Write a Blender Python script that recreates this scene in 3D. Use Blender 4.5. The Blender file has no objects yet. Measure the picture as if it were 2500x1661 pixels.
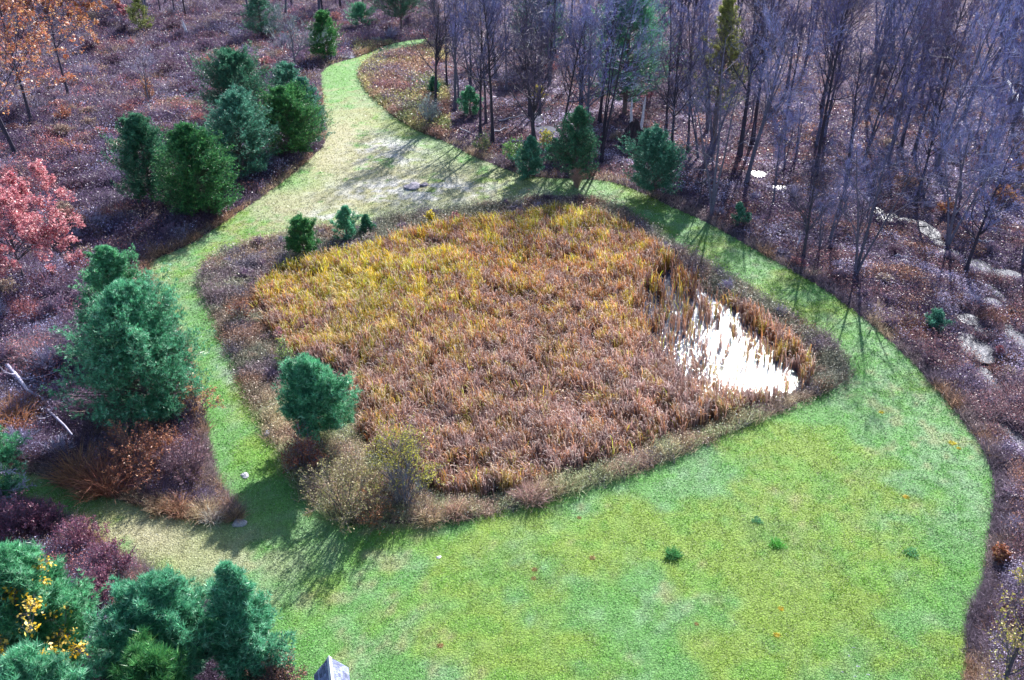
import bpy, math, random
import numpy as np
R = math.radians
rng = np.random.default_rng(7)
random.seed(7)
scene = bpy.context.scene
# ------------------------------------------------------------------ camera
CAM_H, PITCH, F = 40.0, R(30.3), 2050.0          # F in pixels of a 2360 wide view
cd = bpy.data.cameras.new("camera"); cam = bpy.data.objects.new("camera", cd)
scene.collection.objects.link(cam); scene.camera = cam
cam.location = (0, 0, CAM_H); cam.rotation_euler = (math.pi/2 - PITCH, 0, 0)
cd.sensor_fit = 'HORIZONTAL'; cd.angle = 2*math.atan(1180/F); cd.clip_start = 0.5; cd.clip_end = 4000
# ------------------------------------------------------------------ sky, sun, exposure
SUN_EL, SUN_AZ = R(32.6), R(18.8)                # azimuth clockwise from +Y (the view direction)
w = bpy.data.worlds.new("World"); scene.world = w; w.use_nodes = True
nt = w.node_tree; nt.nodes.clear()
sky = nt.nodes.new('ShaderNodeTexSky'); sky.sky_type = 'NISHITA'; sky.sun_disc = False
sky.sun_elevation = SUN_EL; sky.sun_rotation = SUN_AZ; sky.air_density = 1.0; sky.dust_density = 1.0; sky.ozone_density = 2.0
bg = nt.nodes.new('ShaderNodeBackground'); bg.inputs[1].default_value = 0.09
wo = nt.nodes.new('ShaderNodeOutputWorld')
nt.links.new(sky.outputs[0], bg.inputs[0]); nt.links.new(bg.outputs[0], wo.inputs[0])
sl = bpy.data.lights.new("sun", 'SUN'); sl.energy = 5.0; sl.angle = R(0.6); sl.color = (1.0, 0.98, 0.955)
so = bpy.data.objects.new("sun", sl); scene.collection.objects.link(so)
so.rotation_euler = (math.pi/2 - SUN_EL, 0, math.pi - SUN_AZ)
so.location = (60, 120, 90)
scene.view_settings.view_transform = 'Standard'; scene.view_settings.look = 'None'
scene.view_settings.exposure = 1.28; scene.view_settings.gamma = 1.0
S, C_ = math.sin(PITCH), math.cos(PITCH)

# ------------------------------------------------------------------ geometry of the place
def G(px, py, z=0.0):
    dx = (px-1180)/F; dy = (784-py)/F
    d = (dx, C_+dy*S, -S+dy*C_); t = (z-CAM_H)/d[2]
    return (d[0]*t, d[1]*t)
def PX(x, y): d_ = y*C_+CAM_H*S; return 1180+F*x/d_, 784-F*(y*S-CAM_H*C_)/d_
def depth_at(x, y, z=0.0): return y*C_ - (z-CAM_H)*S
def height_to(x, y, pytop):
    k = (784-pytop)/F
    return y*(k*C_-S)/(C_+k*S) + CAM_H
def width_m(x, y, wpx): return wpx/F*depth_at(x, y, 2)

OUT_PX = [(735,165),(770,145),(830,132),(880,105),(950,92),(990,88),(980,105),(920,118),(860,132),(832,155),(828,180),(850,215),(890,250),(940,290),(1000,315),(1040,330),(1080,355),(1140,380),(1200,402),(1260,410),(1330,412),(1400,415),(1450,430),(1500,450),(1560,480),(1620,505),(1700,550),(1770,590),(1840,630),(1900,665),(1950,700),(2010,745),(2060,790),(2110,835),(2160,890),(2200,940),(2240,990),(2270,1030),(2290,1070),(2302,1120),(2300,1180),(2285,1240),(2280,1310),(2270,1370),(2230,1430),(2240,1500),(2230,1570),(2260,1700),(2300,1950),(900,1950),(640,1750),(610,1600),(620,1500),(560,1420),(400,1370),(330,1305),(270,1290),(230,1245),(150,1195),(90,1170),(20,1150),(-60,1120),(-50,1085),(60,1075),(150,1115),(230,1130),(290,1150),(400,1190),(470,1195),(540,1200),(555,1190),(540,1160),(490,1110),(485,1060),(465,960),(450,880),(430,800),(390,740),(350,670),(335,620),(345,600),(400,580),(450,555),(500,520),(560,480),(620,440),(680,395),(730,350),(750,330),(745,250),(740,200)]
BANK_PX = [(470,620),(500,590),(560,568),(640,550),(700,535),(780,530),(850,520),(920,500),(1000,490),(1100,478),(1180,465),(1240,455),(1310,455),(1380,462),(1440,485),(1500,530),(1570,580),(1650,625),(1720,665),(1790,710),(1850,750),(1900,785),(1940,820),(1955,860),(1930,885),(1880,905),(1800,940),(1720,972),(1640,1010),(1560,1045),(1480,1080),(1400,1105),(1300,1135),(1200,1160),(1100,1190),(1000,1200),(900,1205),(830,1205),(760,1190),(700,1130),(670,1060),(620,990),(590,930),(560,860),(520,780),(490,710),(470,660)]
POND_PX = [(585,680),(610,655),(680,625),(760,600),(850,575),(960,550),(1060,525),(1150,505),(1240,495),(1330,495),(1400,510),(1470,545),(1540,600),(1620,655),(1700,700),(1780,755),(1850,815),(1880,860),(1850,890),(1770,925),(1690,955),(1600,985),(1500,1025),(1400,1060),(1300,1095),(1200,1125),(1080,1150),(1000,1140),(960,1080),(850,1040),(830,960),(800,880),(700,840),(650,790),(610,730)]
def smooth_poly(pts, it=2):
    p = np.array(pts, float)
    for _ in range(it):
        q = np.roll(p, -1, 0); p = np.stack([.75*p+.25*q, .25*p+.75*q], 1).reshape(-1, 2)
    return p
LAWN_OUT = smooth_poly([G(*p) for p in OUT_PX]); BANK = smooth_poly([G(*p) for p in BANK_PX]); POND = smooth_poly([G(*p) for p in POND_PX])
def sdf_exact(P, poly, chunk=20000):
    """signed distance, negative inside"""
    A = poly; B = np.roll(poly, -1, 0); D = B-A; L2 = (D**2).sum(1)+1e-9
    out = np.empty(len(P)); near = np.empty((len(P), 2))
    for s in range(0, len(P), chunk):
        Q = P[s:s+chunk]; v = Q[:, None, :]-A[None]
        t = np.clip((v*D[None]).sum(2)/L2, 0, 1)
        c = A[None]+t[..., None]*D[None]; d2 = ((Q[:, None]-c)**2).sum(2); i = d2.argmin(1)
        d = np.sqrt(d2[np.arange(len(Q)), i]); near[s:s+chunk] = c[np.arange(len(Q)), i]
        yy = Q[:, 1][:, None]; cond = (A[None, :, 1] > yy) != (B[None, :, 1] > yy)
        xi = A[None, :, 0]+(yy-A[None, :, 1])/(D[None, :, 1]+1e-12)*D[None, :, 0]
        ins = ((cond & (Q[:, 0][:, None] < xi)).sum(1) % 2) == 1
        out[s:s+chunk] = np.where(ins, -d, d)
    return out, near
GX0, GX1, GY0, GY1, GS = -130., 130., -20., 290., .5
_gx = np.arange(GX0, GX1+GS, GS); _gy = np.arange(GY0, GY1+GS, GS); _GR = {}
def _grid(poly):
    k = id(poly)
    if k not in _GR:
        X_, Y_ = np.meshgrid(_gx, _gy); _GR[k] = sdf_exact(np.stack([X_.ravel(), Y_.ravel()], 1), poly[::2])[0].reshape(X_.shape)
    return _GR[k]
def sdf(P, poly):
    """the same, looked up in a half metre grid"""
    g_ = _grid(poly); fx = (P[:, 0]-GX0)/GS; fy = (P[:, 1]-GY0)/GS; ok = (fx > 0) & (fx < len(_gx)-2) & (fy > 0) & (fy < len(_gy)-2)
    fx = np.clip(fx, 0, len(_gx)-2.001); fy = np.clip(fy, 0, len(_gy)-2.001); i = fx.astype(int); j = fy.astype(int); u = fx-i; v = fy-j
    d = (g_[j, i]*(1-u)+g_[j, i+1]*u)*(1-v)+(g_[j+1, i]*(1-u)+g_[j+1, i+1]*u)*v
    return np.where(ok, d, 60.), None
_tab = np.random.default_rng(3).random((256, 256))
def vn(x, y, s=1.0, seed=0):
    x = np.asarray(x, float)/s+seed*17.31+500; y = np.asarray(y, float)/s+seed*9.7+500
    xi = np.floor(x).astype(int); yi = np.floor(y).astype(int); fx = x-xi; fy = y-yi
    fx = fx*fx*(3-2*fx); fy = fy*fy*(3-2*fy); a = lambda i, j: _tab[i & 255, j & 255]
    return (a(xi, yi)*(1-fx)+a(xi+1, yi)*fx)*(1-fy)+(a(xi, yi+1)*(1-fx)+a(xi+1, yi+1)*fx)*fy
def fbm(x, y, s, seed=0, o=4):
    v = 0; a = 1; t = 0
    for k in range(o): v = v+a*vn(x, y, s/2**k, seed+k*3); t += a; a *= .55
    return v/t
def sstep(a, b, x): t = np.clip((x-a)/(b-a), 0, 1); return t*t*(3-2*t)
WATER_Z = -0.45
# puddles and the stream through the wet wood: (px, py, half width px, half height px)
PUDDLES = [(2142,522,16,14),(2165,545,12,10),(2120,508,14,5),(1748,402,13,6),(1797,428,16,4),(2025,478,10,9),(2040,498,14,7),(2262,603,22,12),(2320,625,26,9),(2285,615,20,6),(2296,660,8,18),(2290,690,14,8),(2235,735,20,10),(2270,760,16,9),(2250,800,30,26),(2225,790,12,16),(2345,775,22,26),(2290,880,14,16),(2265,855,16,10),(2340,1000,14,22),(2310,985,12,10),(2300,910,12,9),(1240,270,9,12),(1250,292,30,6),(1275,298,14,5),(1262,248,6,5),(1215,385,20,6),(1275,372,12,5),(1545,395,12,5),(2190,575,16,6),(2090,500,14,4),(2060,488,10,4)]
PUD = []
for (a, b, c, d) in PUDDLES:
    x, y = G(a, b); PUD.append((x, y, width_m(x, y, c), abs(G(a, b-d)[1]-G(a, b+d)[1])/2))
def puddle_field(x, y):
    f = np.full(np.shape(x), 9.0); wob = 1.1*(fbm(x, y, 1.4, 41)-.5)
    for (a, b, c, d) in PUD:
        f = np.minimum(f, np.hypot((x-a)/(c*1.25), (y-b)/(d*1.25))-1+wob*2.2)
    return f
def terrain(x, y, sp=None, so_=None):
    x = np.atleast_1d(np.asarray(x, float)); y = np.atleast_1d(np.asarray(y, float)); P = np.stack([x, y], 1)
    if sp is None: sp = sdf(P, POND)[0]
    if so_ is None: so_ = sdf(P, LAWN_OUT)[0]
    z = 0.30*(fbm(x, y, 22, 5, 2)-.5)
    wild = sstep(0.3, 4, so_)
    z = z+wild*(0.75*(fbm(x, y, 6, 11, 3)-.5)+0.25*(fbm(x, y, 1.6, 12, 2)-.5))
    pf = puddle_field(x, y); z = z - wild*0.40*(1-sstep(-.2, 1.2, pf))
    z = z*(sstep(-1.5, 2.5, sp)) - 0.95*(1-sstep(-1.2, 1.6, sp))
    return z
def gz(x, y): return float(terrain(x, y)[0])

# ------------------------------------------------------------------ helpers: meshes, objects, materials
COL = scene.collection
def mesh_np(name, V, Fc, col=None, smooth=False):
    """V (n,3), Fc list of int arrays (m,k); col (n,3) linear per-vertex colour"""
    me = bpy.data.meshes.new(name); V = np.asarray(V, np.float32)
    if not isinstance(Fc, list): Fc = [Fc]
    Fc = [np.asarray(f, np.int32) for f in Fc if len(f)]
    me.vertices.add(len(V)); me.vertices.foreach_set('co', V.ravel())
    lv = np.concatenate([f.ravel() for f in Fc]); tot = np.concatenate([np.full(len(f), f.shape[1], np.int32) for f in Fc])
    st = np.concatenate([[0], np.cumsum(tot)[:-1]]).astype(np.int32)
    me.loops.add(len(lv)); me.loops.foreach_set('vertex_index', lv)
    me.polygons.add(len(tot)); me.polygons.foreach_set('loop_start', st); me.polygons.foreach_set('loop_total', tot)
    me.polygons.foreach_set('use_smooth', np.full(len(tot), smooth))
    me.update(calc_edges=True)
    if col is not None:
        a = me.color_attributes.new('Col', 'FLOAT_COLOR', 'POINT')
        c = np.ones((len(V), 4), np.float32); c[:, :3] = np.clip(col, 0, 1); a.data.foreach_set('color', c.ravel())
    return me
class Bag:
    """collects geometry that becomes ONE mesh"""
    def __init__(s): s.V = []; s.Q = []; s.T = []; s.C = []; s.n = 0
    def add(s, V, Q=None, T=None, col=(.5, .5, .5)):
        V = np.asarray(V, float).reshape(-1, 3); s.V.append(V)
        c = np.asarray(col, float); s.C.append(np.broadcast_to(c, (len(V), 3)) if c.ndim == 1 else c)
        if Q is not None and len(Q): s.Q.append(np.asarray(Q)+s.n)
        if T is not None and len(T): s.T.append(np.asarray(T)+s.n)
        s.n += len(V)
    def mesh(s, name, smooth=False):
        f = []
        if s.Q: f.append(np.concatenate(s.Q))
        if s.T: f.append(np.concatenate(s.T))
        return mesh_np(name, np.concatenate(s.V), f, np.concatenate(s.C), smooth)
def link(name, me, mat=None, parent=None, loc=None):
    o = bpy.data.objects.new(name, me); COL.objects.link(o)
    if mat is not None and me is not None and len(me.materials) == 0: me.materials.append(mat)
    if parent is not None: o.parent = parent
    if loc is not None: o.location = loc
    return o
def tag(o, label=None, cat=None, group=None, kind=None):
    if label: o['label'] = label
    if cat: o['category'] = cat
    if group: o['group'] = group
    if kind: o['kind'] = kind
    return o
def thing(name, loc, label, cat, group=None, rz=0.0, sc=1.0):
    o = bpy.data.objects.new(name, None); COL.objects.link(o); o.empty_display_size = .3
    o.location = loc; o.rotation_euler = (0, 0, rz); o.scale = (sc, sc, sc) if not isinstance(sc, tuple) else sc
    return tag(o, label, cat, group)
def copy_tree(root, loc, rz, sc, label=None, group=None):
    r = root.copy(); COL.objects.link(r); r.location = loc; r.rotation_euler = (root.rotation_euler[0], root.rotation_euler[1], rz); r.scale = (sc, sc, sc) if not isinstance(sc, tuple) else sc
    if label: r['label'] = label
    if group: r['group'] = group
    for ch in list(root.children):
        c = ch.copy(); COL.objects.link(c); c.parent = r
    return r
def new_mat(name):
    m = bpy.data.materials.new(name); m.use_nodes = True; n = m.node_tree; n.nodes.clear()
    out = n.nodes.new('ShaderNodeOutputMaterial'); return m, n, out
def foliage_mat(name, rough=.6, trans=.3, spec=.25, var=.25, nscale=3.0, hue=0.0, gain=1.0):
    """colour attribute of the leaves x noise x a small per-object shift; part translucent"""
    m, n, out = new_mat(name); N = n.nodes.new; L = n.links.new
    at = N('ShaderNodeAttribute'); at.attribute_name = 'Col'
    tc = N('ShaderNodeTexCoord'); no = N('ShaderNodeTexNoise'); no.inputs['Scale'].default_value = nscale; no.inputs['Detail'].default_value = 3
    L(tc.outputs['Object'], no.inputs['Vector'])
    mr = N('ShaderNodeMapRange'); mr.inputs[1].default_value = .3; mr.inputs[2].default_value = .7; mr.inputs[3].default_value = (1-var)*gain; mr.inputs[4].default_value = (1+var)*gain
    L(no.outputs['Fac'], mr.inputs[0])
    oi = N('ShaderNodeObjectInfo'); hs = N('ShaderNodeHueSaturation')
    m1 = N('ShaderNodeMath'); m1.operation = 'MULTIPLY_ADD'; m1.inputs[1].default_value = hue; m1.inputs[2].default_value = .5-hue/2
    L(oi.outputs['Random'], m1.inputs[0]); L(m1.outputs[0], hs.inputs['Hue']); L(mr.outputs[0], hs.inputs['Value']); L(at.outputs['Color'], hs.inputs['Color'])
    p = N('ShaderNodeBsdfPrincipled'); p.inputs['Roughness'].default_value = rough; p.inputs['Specular IOR Level'].default_value = spec
    L(hs.outputs[0], p.inputs['Base Color'])
    if trans > 0:
        t = N('ShaderNodeBsdfTranslucent'); L(hs.outputs[0], t.inputs['Color']); mx = N('ShaderNodeMixShader'); mx.inputs[0].default_value = trans
        L(p.outputs[0], mx.inputs[1]); L(t.outputs[0], mx.inputs[2]); L(mx.outputs[0], out.inputs[0])
    else: L(p.outputs[0], out.inputs[0])
    return m
M_LEAF = foliage_mat('leaf', .45, .35, .35, .18, 2.0, .02)
M_NEEDLE = foliage_mat('needle', .38, .28, .5, .2, 1.2, .025)
M_REED = foliage_mat('reed', .5, .3, .35, .15, .8)
M_GRASS = foliage_mat('grass_blade', .45, .35, .35, .15, 1.5)
M_TWIG = foliage_mat('twig', .6, .0, .3, .2, 4.0, .02)
M_BARK = foliage_mat('bark', .8, 0, .2, .35, 9.0, .02)
def surf_mat(name, rough=.85, bump=.4, s1=14., s2=60., lo=.6, hi=1.35, spec=.2, bdist=.05):
    m, n, out = new_mat(name); N = n.nodes.new; L = n.links.new
    at = N('ShaderNodeAttribute'); at.attribute_name = 'Col'; tc = N('ShaderNodeTexCoord')
    a = N('ShaderNodeTexNoise'); a.inputs['Scale'].default_value = s1; a.inputs['Detail'].default_value = 6; a.inputs['Roughness'].default_value = .75
    L(tc.outputs['Object'], a.inputs['Vector'])
    mr = N('ShaderNodeMapRange'); mr.inputs[1].default_value = .3; mr.inputs[2].default_value = .7; mr.inputs[3].default_value = lo; mr.inputs[4].default_value = hi
    L(a.outputs['Fac'], mr.inputs[0]); hs = N('ShaderNodeHueSaturation'); L(mr.outputs[0], hs.inputs['Value']); L(at.outputs['Color'], hs.inputs['Color'])
    p = N('ShaderNodeBsdfPrincipled'); p.inputs['Roughness'].default_value = rough; p.inputs['Specular IOR Level'].default_value = spec
    b = N('ShaderNodeBump'); b.inputs['Strength'].default_value = bump; b.inputs['Distance'].default_value = bdist
    a2 = N('ShaderNodeTexNoise'); a2.inputs['Scale'].default_value = s2; a2.inputs['Detail'].default_value = 4; L(tc.outputs['Object'], a2.inputs['Vector'])
    L(a2.outputs['Fac'], b.inputs['Height']); L(b.outputs[0], p.inputs['Normal']); L(hs.outputs[0], p.inputs['Base Color']); L(p.outputs[0], out.inputs[0])
    return m
M_GROUND = surf_mat('forest_soil', .9, .8, 3.0, 9.0, .55, 1.5, .1, .25)
M_LAWN = surf_mat('turf', .75, .9, 6.0, 9.0, .75, 1.25, .25, .12)
M_STONE = surf_mat('stone', .75, .7, 5.0, 12.0, .7, 1.3, .3, .1)
def water_mat(name, rough, bump, sc, base):
    m, n, out = new_mat(name); N = n.nodes.new; L = n.links.new
    p = N('ShaderNodeBsdfPrincipled'); p.inputs['Base Color'].default_value = (*base, 1); p.inputs['Roughness'].default_value = rough
    p.inputs['IOR'].default_value = 1.333; p.inputs['Specular IOR Level'].default_value = .5
    tc = N('ShaderNodeTexCoord'); a = N('ShaderNodeTexNoise'); a.inputs['Scale'].default_value = sc; a.inputs['Detail'].default_value = 3
    b = N('ShaderNodeBump'); b.inputs['Strength'].default_value = bump; b.inputs['Distance'].default_value = .03
    L(tc.outputs['Object'], a.inputs['Vector']); L(a.outputs['Fac'], b.inputs['Height']); L(b.outputs[0], p.inputs['Normal']); L(p.outputs[0], out.inputs[0])
    return m
M_WATER = water_mat('pond_water', .07, 1.0, 4.0, (.03, .045, .09))
M_STREAM = water_mat('stream_water', .31, 1.0, 3.0, (.03, .035, .07))

# ---- vectorised primitives
def unit(v): return v/(np.linalg.norm(v, axis=-1, keepdims=True)+1e-9)
def perp(d, r=None):
    r = (r or rng); a = r.normal(size=d.shape); return unit(np.cross(d, a))
def ribbons(bag, P, D, L, W, col0, col1, droop=0.0, nseg=2, r=None, side=None):
    """N curved flat blades: start P, direction D, length L, width W; colours root/tip"""
    n = len(P); D = unit(D); sd = perp(D, r) if side is None else side; t = np.linspace(0, 1, nseg+1)
    L = np.broadcast_to(L, n); W = np.broadcast_to(W, n); droop = np.broadcast_to(droop, n)
    V = []; C = []
    hz = D.copy(); hz[:, 2] = 0; hz = unit(hz+1e-6)
    for k in range(nseg+1):
        c = P+D*(L*t[k])[:, None]; c = c+hz*(droop*L*t[k]**2*.8)[:, None]; c[:, 2] -= droop*L*t[k]**3
        wd = (W*(1-.55*t[k])*.5)[:, None]
        cc = col0*(1-t[k])+col1*t[k]
        if k < nseg: V += [c-sd*wd, c+sd*wd]; C += [cc, cc]
        else: V += [c]; C += [cc]
    V = np.stack(V, 1); m = V.shape[1]; C = np.stack([np.broadcast_to(c, (n, 3)) for c in C], 1)
    b = np.arange(n)[:, None]*m; Q = []
    for k in range(nseg-1): Q.append(b+np.array([[2*k, 2*k+1, 2*k+3, 2*k+2]]))
    k = nseg-1; T = b+np.array([[2*k, 2*k+1, 2*k+2]])
    bag.add(V.reshape(-1, 3), np.concatenate(Q) if Q else None, T, C.reshape(-1, 3))
def flecks(bag, P, size, col, r=None, up=0.3):
    """N leaf faces: small kite shaped quads"""
    r = r or rng; n = len(P); nrm = r.normal(size=(n, 3)); nrm[:, 2] = np.abs(nrm[:, 2])+up; nrm = unit(nrm)
    a = perp(nrm, r); b = np.cross(nrm, a); s = np.broadcast_to(size, n)[:, None]
    V = np.stack([P-a*s*.5, P+b*s*.32, P+a*s*.5, P-b*s*.32], 1)
    Q = np.arange(n)[:, None]*4+np.arange(4)[None]
    c = np.asarray(col, float); c = np.broadcast_to(c, (n, 3)); bag.add(V.reshape(-1, 3), Q, None, np.repeat(c, 4, 0))
def tubes(bag, path, rad, sides, col):
    """path (N,K,3), rad (N,K)"""
    N, K, _ = path.shape
    d = np.gradient(path, axis=1); d = unit(d); ref = np.where(np.abs(d[:, :1, 2:3]) > .9, np.array([1., 0, 0]), np.array([0, 0, 1.]))
    u = unit(np.cross(d, np.broadcast_to(ref, d.shape))); v = np.cross(d, u)
    a = np.arange(sides)/sides*2*math.pi
    ring = path[:, :, None]+rad[:, :, None, None]*(u[:, :, None]*np.cos(a)[:, None]+v[:, :, None]*np.sin(a)[:, None])
    idx = np.arange(N*K*sides).reshape(N, K, sides)
    A = idx[:, :-1]; B = idx[:, 1:]; Q = np.stack([A, np.roll(A, -1, 2), np.roll(B, -1, 2), B], -1).reshape(-1, 4)
    c = np.asarray(col, float)
    if c.ndim == 2: c = np.repeat(c, K*sides, 0)
    bag.add(ring.reshape(-1, 3), Q, None, c)
def jit(c, n, s=.2, r=None):
    r = r or rng; c = np.asarray(c, float); return np.clip(c*(1+r.normal(size=(n, 1))*s)*(1+r.normal(size=(n, 3))*s*.3), 0, 1)
def pick(cols, n, w=None, s=.18, r=None):
    r = r or rng; cols = np.array(cols, float); w = None if w is None else np.array(w, float)/sum(w)
    c = cols[r.choice(len(cols), n, p=w)]; return np.clip(c*(1+r.normal(size=(n, 1))*s), 0, 1)
def sub_branches(path, rad, n, t0, t1, ang, ratio, K, r, up=.3, taper=1.0, wob=.06):
    """children along parents; returns paths (N*n,K,3), radii, parent lengths"""
    Np, Kp, _ = path.shape; L = np.linalg.norm(np.diff(path, axis=1), axis=2).sum(1)
    t = np.sort(r.uniform(t0, t1, (Np, n)), 1)*(Kp-1); i = np.minimum(t.astype(int), Kp-2); f = (t-i)[..., None]
    bi = np.arange(Np)[:, None]; p = path[bi, i]*(1-f)+path[bi, i+1]*f; d = unit(path[bi, i+1]-path[bi, i])
    rp = rad[bi, i]*(1-f[..., 0])+rad[bi, i+1]*f[..., 0]
    q = perp(d, r); an = ang*(1+r.normal(size=(Np, n, 1))*.25); dd = unit(d*np.cos(an)+q*np.sin(an)); dd[..., 2] += up*.3; dd = unit(dd)
    ln = L[:, None]*ratio*(1-taper*.55*(t/(Kp-1)-t0))*r.uniform(.6, 1.25, (Np, n))
    p = p.reshape(-1, 3); dd = dd.reshape(-1, 3); ln = ln.reshape(-1); rp = rp.reshape(-1)
    out = [p]; cur = p; di = dd
    for k in range(1, K):
        di = unit(di+r.normal(size=di.shape)*wob*2.2+np.array([0, 0, up*.22])); cur = cur+di*(ln/(K-1))[:, None]; out.append(cur)
    return np.stack(out, 1), rp
# ------------------------------------------------------------------ tree builders (parts are returned as meshes)
def bare_meshes(H, W, seed, clear=.35, limbs=22, bark=(.16, .145, .19), twig=(.30, .27, .40), lean=.03, forks=1, steep=.75, fine=3, leaves=None, lsize=.25, nleaf=0, trad=None, spread=1.0, tw=.022):
    r = np.random.default_rng(seed); tb = Bag(); cb = Bag(); K = 9
    trad = trad or (.08+.009*H); forkP = []
    for f in range(forks):
        a = r.uniform(0, 6.28); ln = lean+(0 if forks == 1 else .17*r.uniform(.5, 1.3)); hh = H*(1 if f == 0 else r.uniform(.75, .95))
        p = np.zeros((K, 3)); z = np.linspace(0, 1, K); wob = np.cumsum(r.normal(size=(K, 2))*.010*H/3, 0)
        p[:, 2] = z*hh*.93; p[:, 0] = math.cos(a)*ln*hh*z**1.2+wob[:, 0]*z*2; p[:, 1] = math.sin(a)*ln*hh*z**1.2+wob[:, 1]*z*2
        forkP.append((p, hh))
    T = np.stack([p for p, _ in forkP]); zz = np.linspace(0, 1, K)
    rad = np.stack([trad*(1.0 if i == 0 else .75)*(1-.9*zz**.85)+.02 for i in range(forks)]); rad[:, 0] *= 1.35
    tubes(tb, T, rad, 8, jit(bark, forks, .08, r))
    n1 = max(4, limbs//forks)
    P1, R1 = [], []
    for i in range(forks):
        L1, rp = sub_branches(T[i:i+1], rad[i:i+1], n1, clear, .97, 1.0*(1.25-steep*.55)*spread,   .31*W/(H*.42), 7, r, up=steep*.75, taper=.9, wob=.07)
        P1.append(L1); R1.append(rp)
    P1 = np.concatenate(P1); R1 = np.concatenate(R1); t1 = np.linspace(1, .15, 7)
    ra = np.clip(R1*.55, .02, .16)[:, None]*t1[None]
    tubes(cb, P1, ra, 5, jit(bark, len(P1), .12, r))
    P2, R2 = sub_branches(P1, ra, 7, .22, .98, .75, .46, 5, r, up=.35); rb = np.clip(R2*.6, .016, .06)[:, None]*np.linspace(1, .3, 5)[None]
    mid = np.array(bark)*.5+np.array(twig)*.5
    tubes(cb, P2, rb, 3, jit(mid, len(P2), .15, r))
    P3, R3 = sub_branches(P2, rb, 6, .2, 1, .7, .5, 4, r, up=.3)
    tubes(cb, P3, np.broadcast_to(np.linspace(tw*.8, tw*.35, 4), (len(P3), 4)), 3, jit(twig, len(P3), .2, r))
    P4, R4 = sub_branches(P3, np.full((len(P3), 4), .01), fine, .25, 1, .65, .55, 3, r, up=.25)
    D = P4[:, -1]-P4[:, 0]; ribbons(cb, P4[:, 0], D, np.linalg.norm(D, axis=1), tw, jit(twig, len(P4), .22, r), jit(np.array(twig)*1.15, len(P4), .22, r), 0, 1, r)
    if leaves is not None and nleaf:
        k = r.integers(0, len(P4), nleaf); tt = r.uniform(.2, 1.05, (nleaf, 1)); p = P4[k, 0]*(1-tt)+P4[k, -1]*tt+r.normal(size=(nleaf, 3))*.15
        cl = vn(p[:, 0]+p[:, 2]*.7, p[:, 1]-p[:, 2]*.5, 1.5, seed % 50); keep = cl > .35; p = p[keep]
        lb = Bag(); flecks(lb, p, r.uniform(.6, 1.3, len(p))*lsize, pick(leaves, len(p), r=r), r); return tb, cb, lb
    return tb, cb, None
BARK_D = (.15, .13, .17)
def pine_bags(H, W, seed, dens=1.0, cols=None, base=.06, shape=.75, tuft=.36, gap=.0, blade=.055, clumpy=1.0, bark=(.17, .13, .13)):
    """white pine: whorled limbs that carry upturned needle tufts"""
    r = np.random.default_rng(seed); tb = Bag(); cb = Bag(); K = 8
    cols = cols or [(.035, .15, .085), (.05, .20, .11), (.025, .10, .07), (.09, .27, .15)]
    zz = np.linspace(0, 1, K); T = np.zeros((1, K, 3)); T[0, :, 2] = zz*H*.98; T[0, :, :2] = np.cumsum(r.normal(size=(K, 2))*.06, 0)
    tr = .05+.016*H; rad = (tr*(1-.93*zz)+.015)[None]; tubes(tb, T, rad, 8, jit(bark, 1, .05, r))
    nb = int(95*dens*(.6+min(H, 14)/14)); u = r.uniform(0, 1, nb)**.85; h = base+(1-base)*u
    az = r.uniform(0, 2*math.pi, nb)
    prof = np.where(h < .35, .72+.28*np.sin((h-base)/(.35-base+1e-6)*math.pi/2), np.clip((1-(h-.35)/.66), 0.03, 1)**shape)
    lob = 1+.20*np.sin(az*2+seed*1.3)+.14*np.sin(az*3+h*7+seed)+.12*np.sin(az*5+h*11+seed*2)
    ln = W/2*prof*lob*r.uniform(.62, 1.18, nb)
    up = .12+.65*h+r.normal(size=nb)*.1
    st = np.stack([np.interp(h, zz, T[0, :, 0]), np.interp(h, zz, T[0, :, 1]), h*H*.96], 1)
    d = np.stack([np.cos(az), np.sin(az), up*.9], 1); K2 = 6; P = [st]; cur = st; di = unit(d)
    for k in range(1, K2):
        di = unit(di+np.array([0, 0, .07])+r.normal(size=di.shape)*.06); cur = cur+di*(ln/(K2-1))[:, None]; P.append(cur)
    P1 = np.stack(P, 1); r1 = np.clip(tr*.28*(1-h), .018, .09)[:, None]*np.linspace(1, .3, K2)
    tubes(cb, P1, r1, 4, jit(np.array(bark)*1.05, nb, .1, r))
    P2, R2 = sub_branches(P1, r1, 9, .28, 1, .62, .36, 4, r, up=.45)
    tubes(cb, P2, np.broadcast_to(np.linspace(.016, .008, 4), (len(P2), 4)), 3, jit(bark, len(P2), .1, r))
    pts = np.concatenate([P2[:, 1:].reshape(-1, 3), (P2[:, 1:]*.5+P2[:, :-1]*.5).reshape(-1, 3), P1[:, 3:].reshape(-1, 3), P1[:, 2:-1].reshape(-1, 3)*.5+P1[:, 3:].reshape(-1, 3)*.5])
    if gap > 0: pts = pts[r.random(len(pts)) > gap]
    pts = pts+r.normal(size=pts.shape)*.10
    m = len(pts); nbld = 8
    bc = pick(cols, m, [3, 3, 2, 1.4], .22, r)
    rel = pts-np.array([0, 0, H*.25]); outw = unit(rel*np.array([1, 1, .6]))
    ax = unit(outw*.75+np.array([0, 0, .75])+r.normal(size=pts.shape)*.35)
    P = np.repeat(pts, nbld, 0); A = np.repeat(ax, nbld, 0); Dd = unit(A+r.normal(size=P.shape)*.55)
    c = np.repeat(bc, nbld, 0)
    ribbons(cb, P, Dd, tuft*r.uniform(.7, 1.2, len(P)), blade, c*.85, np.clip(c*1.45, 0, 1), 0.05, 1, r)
    return tb, cb
PSEED = [100]
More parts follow.
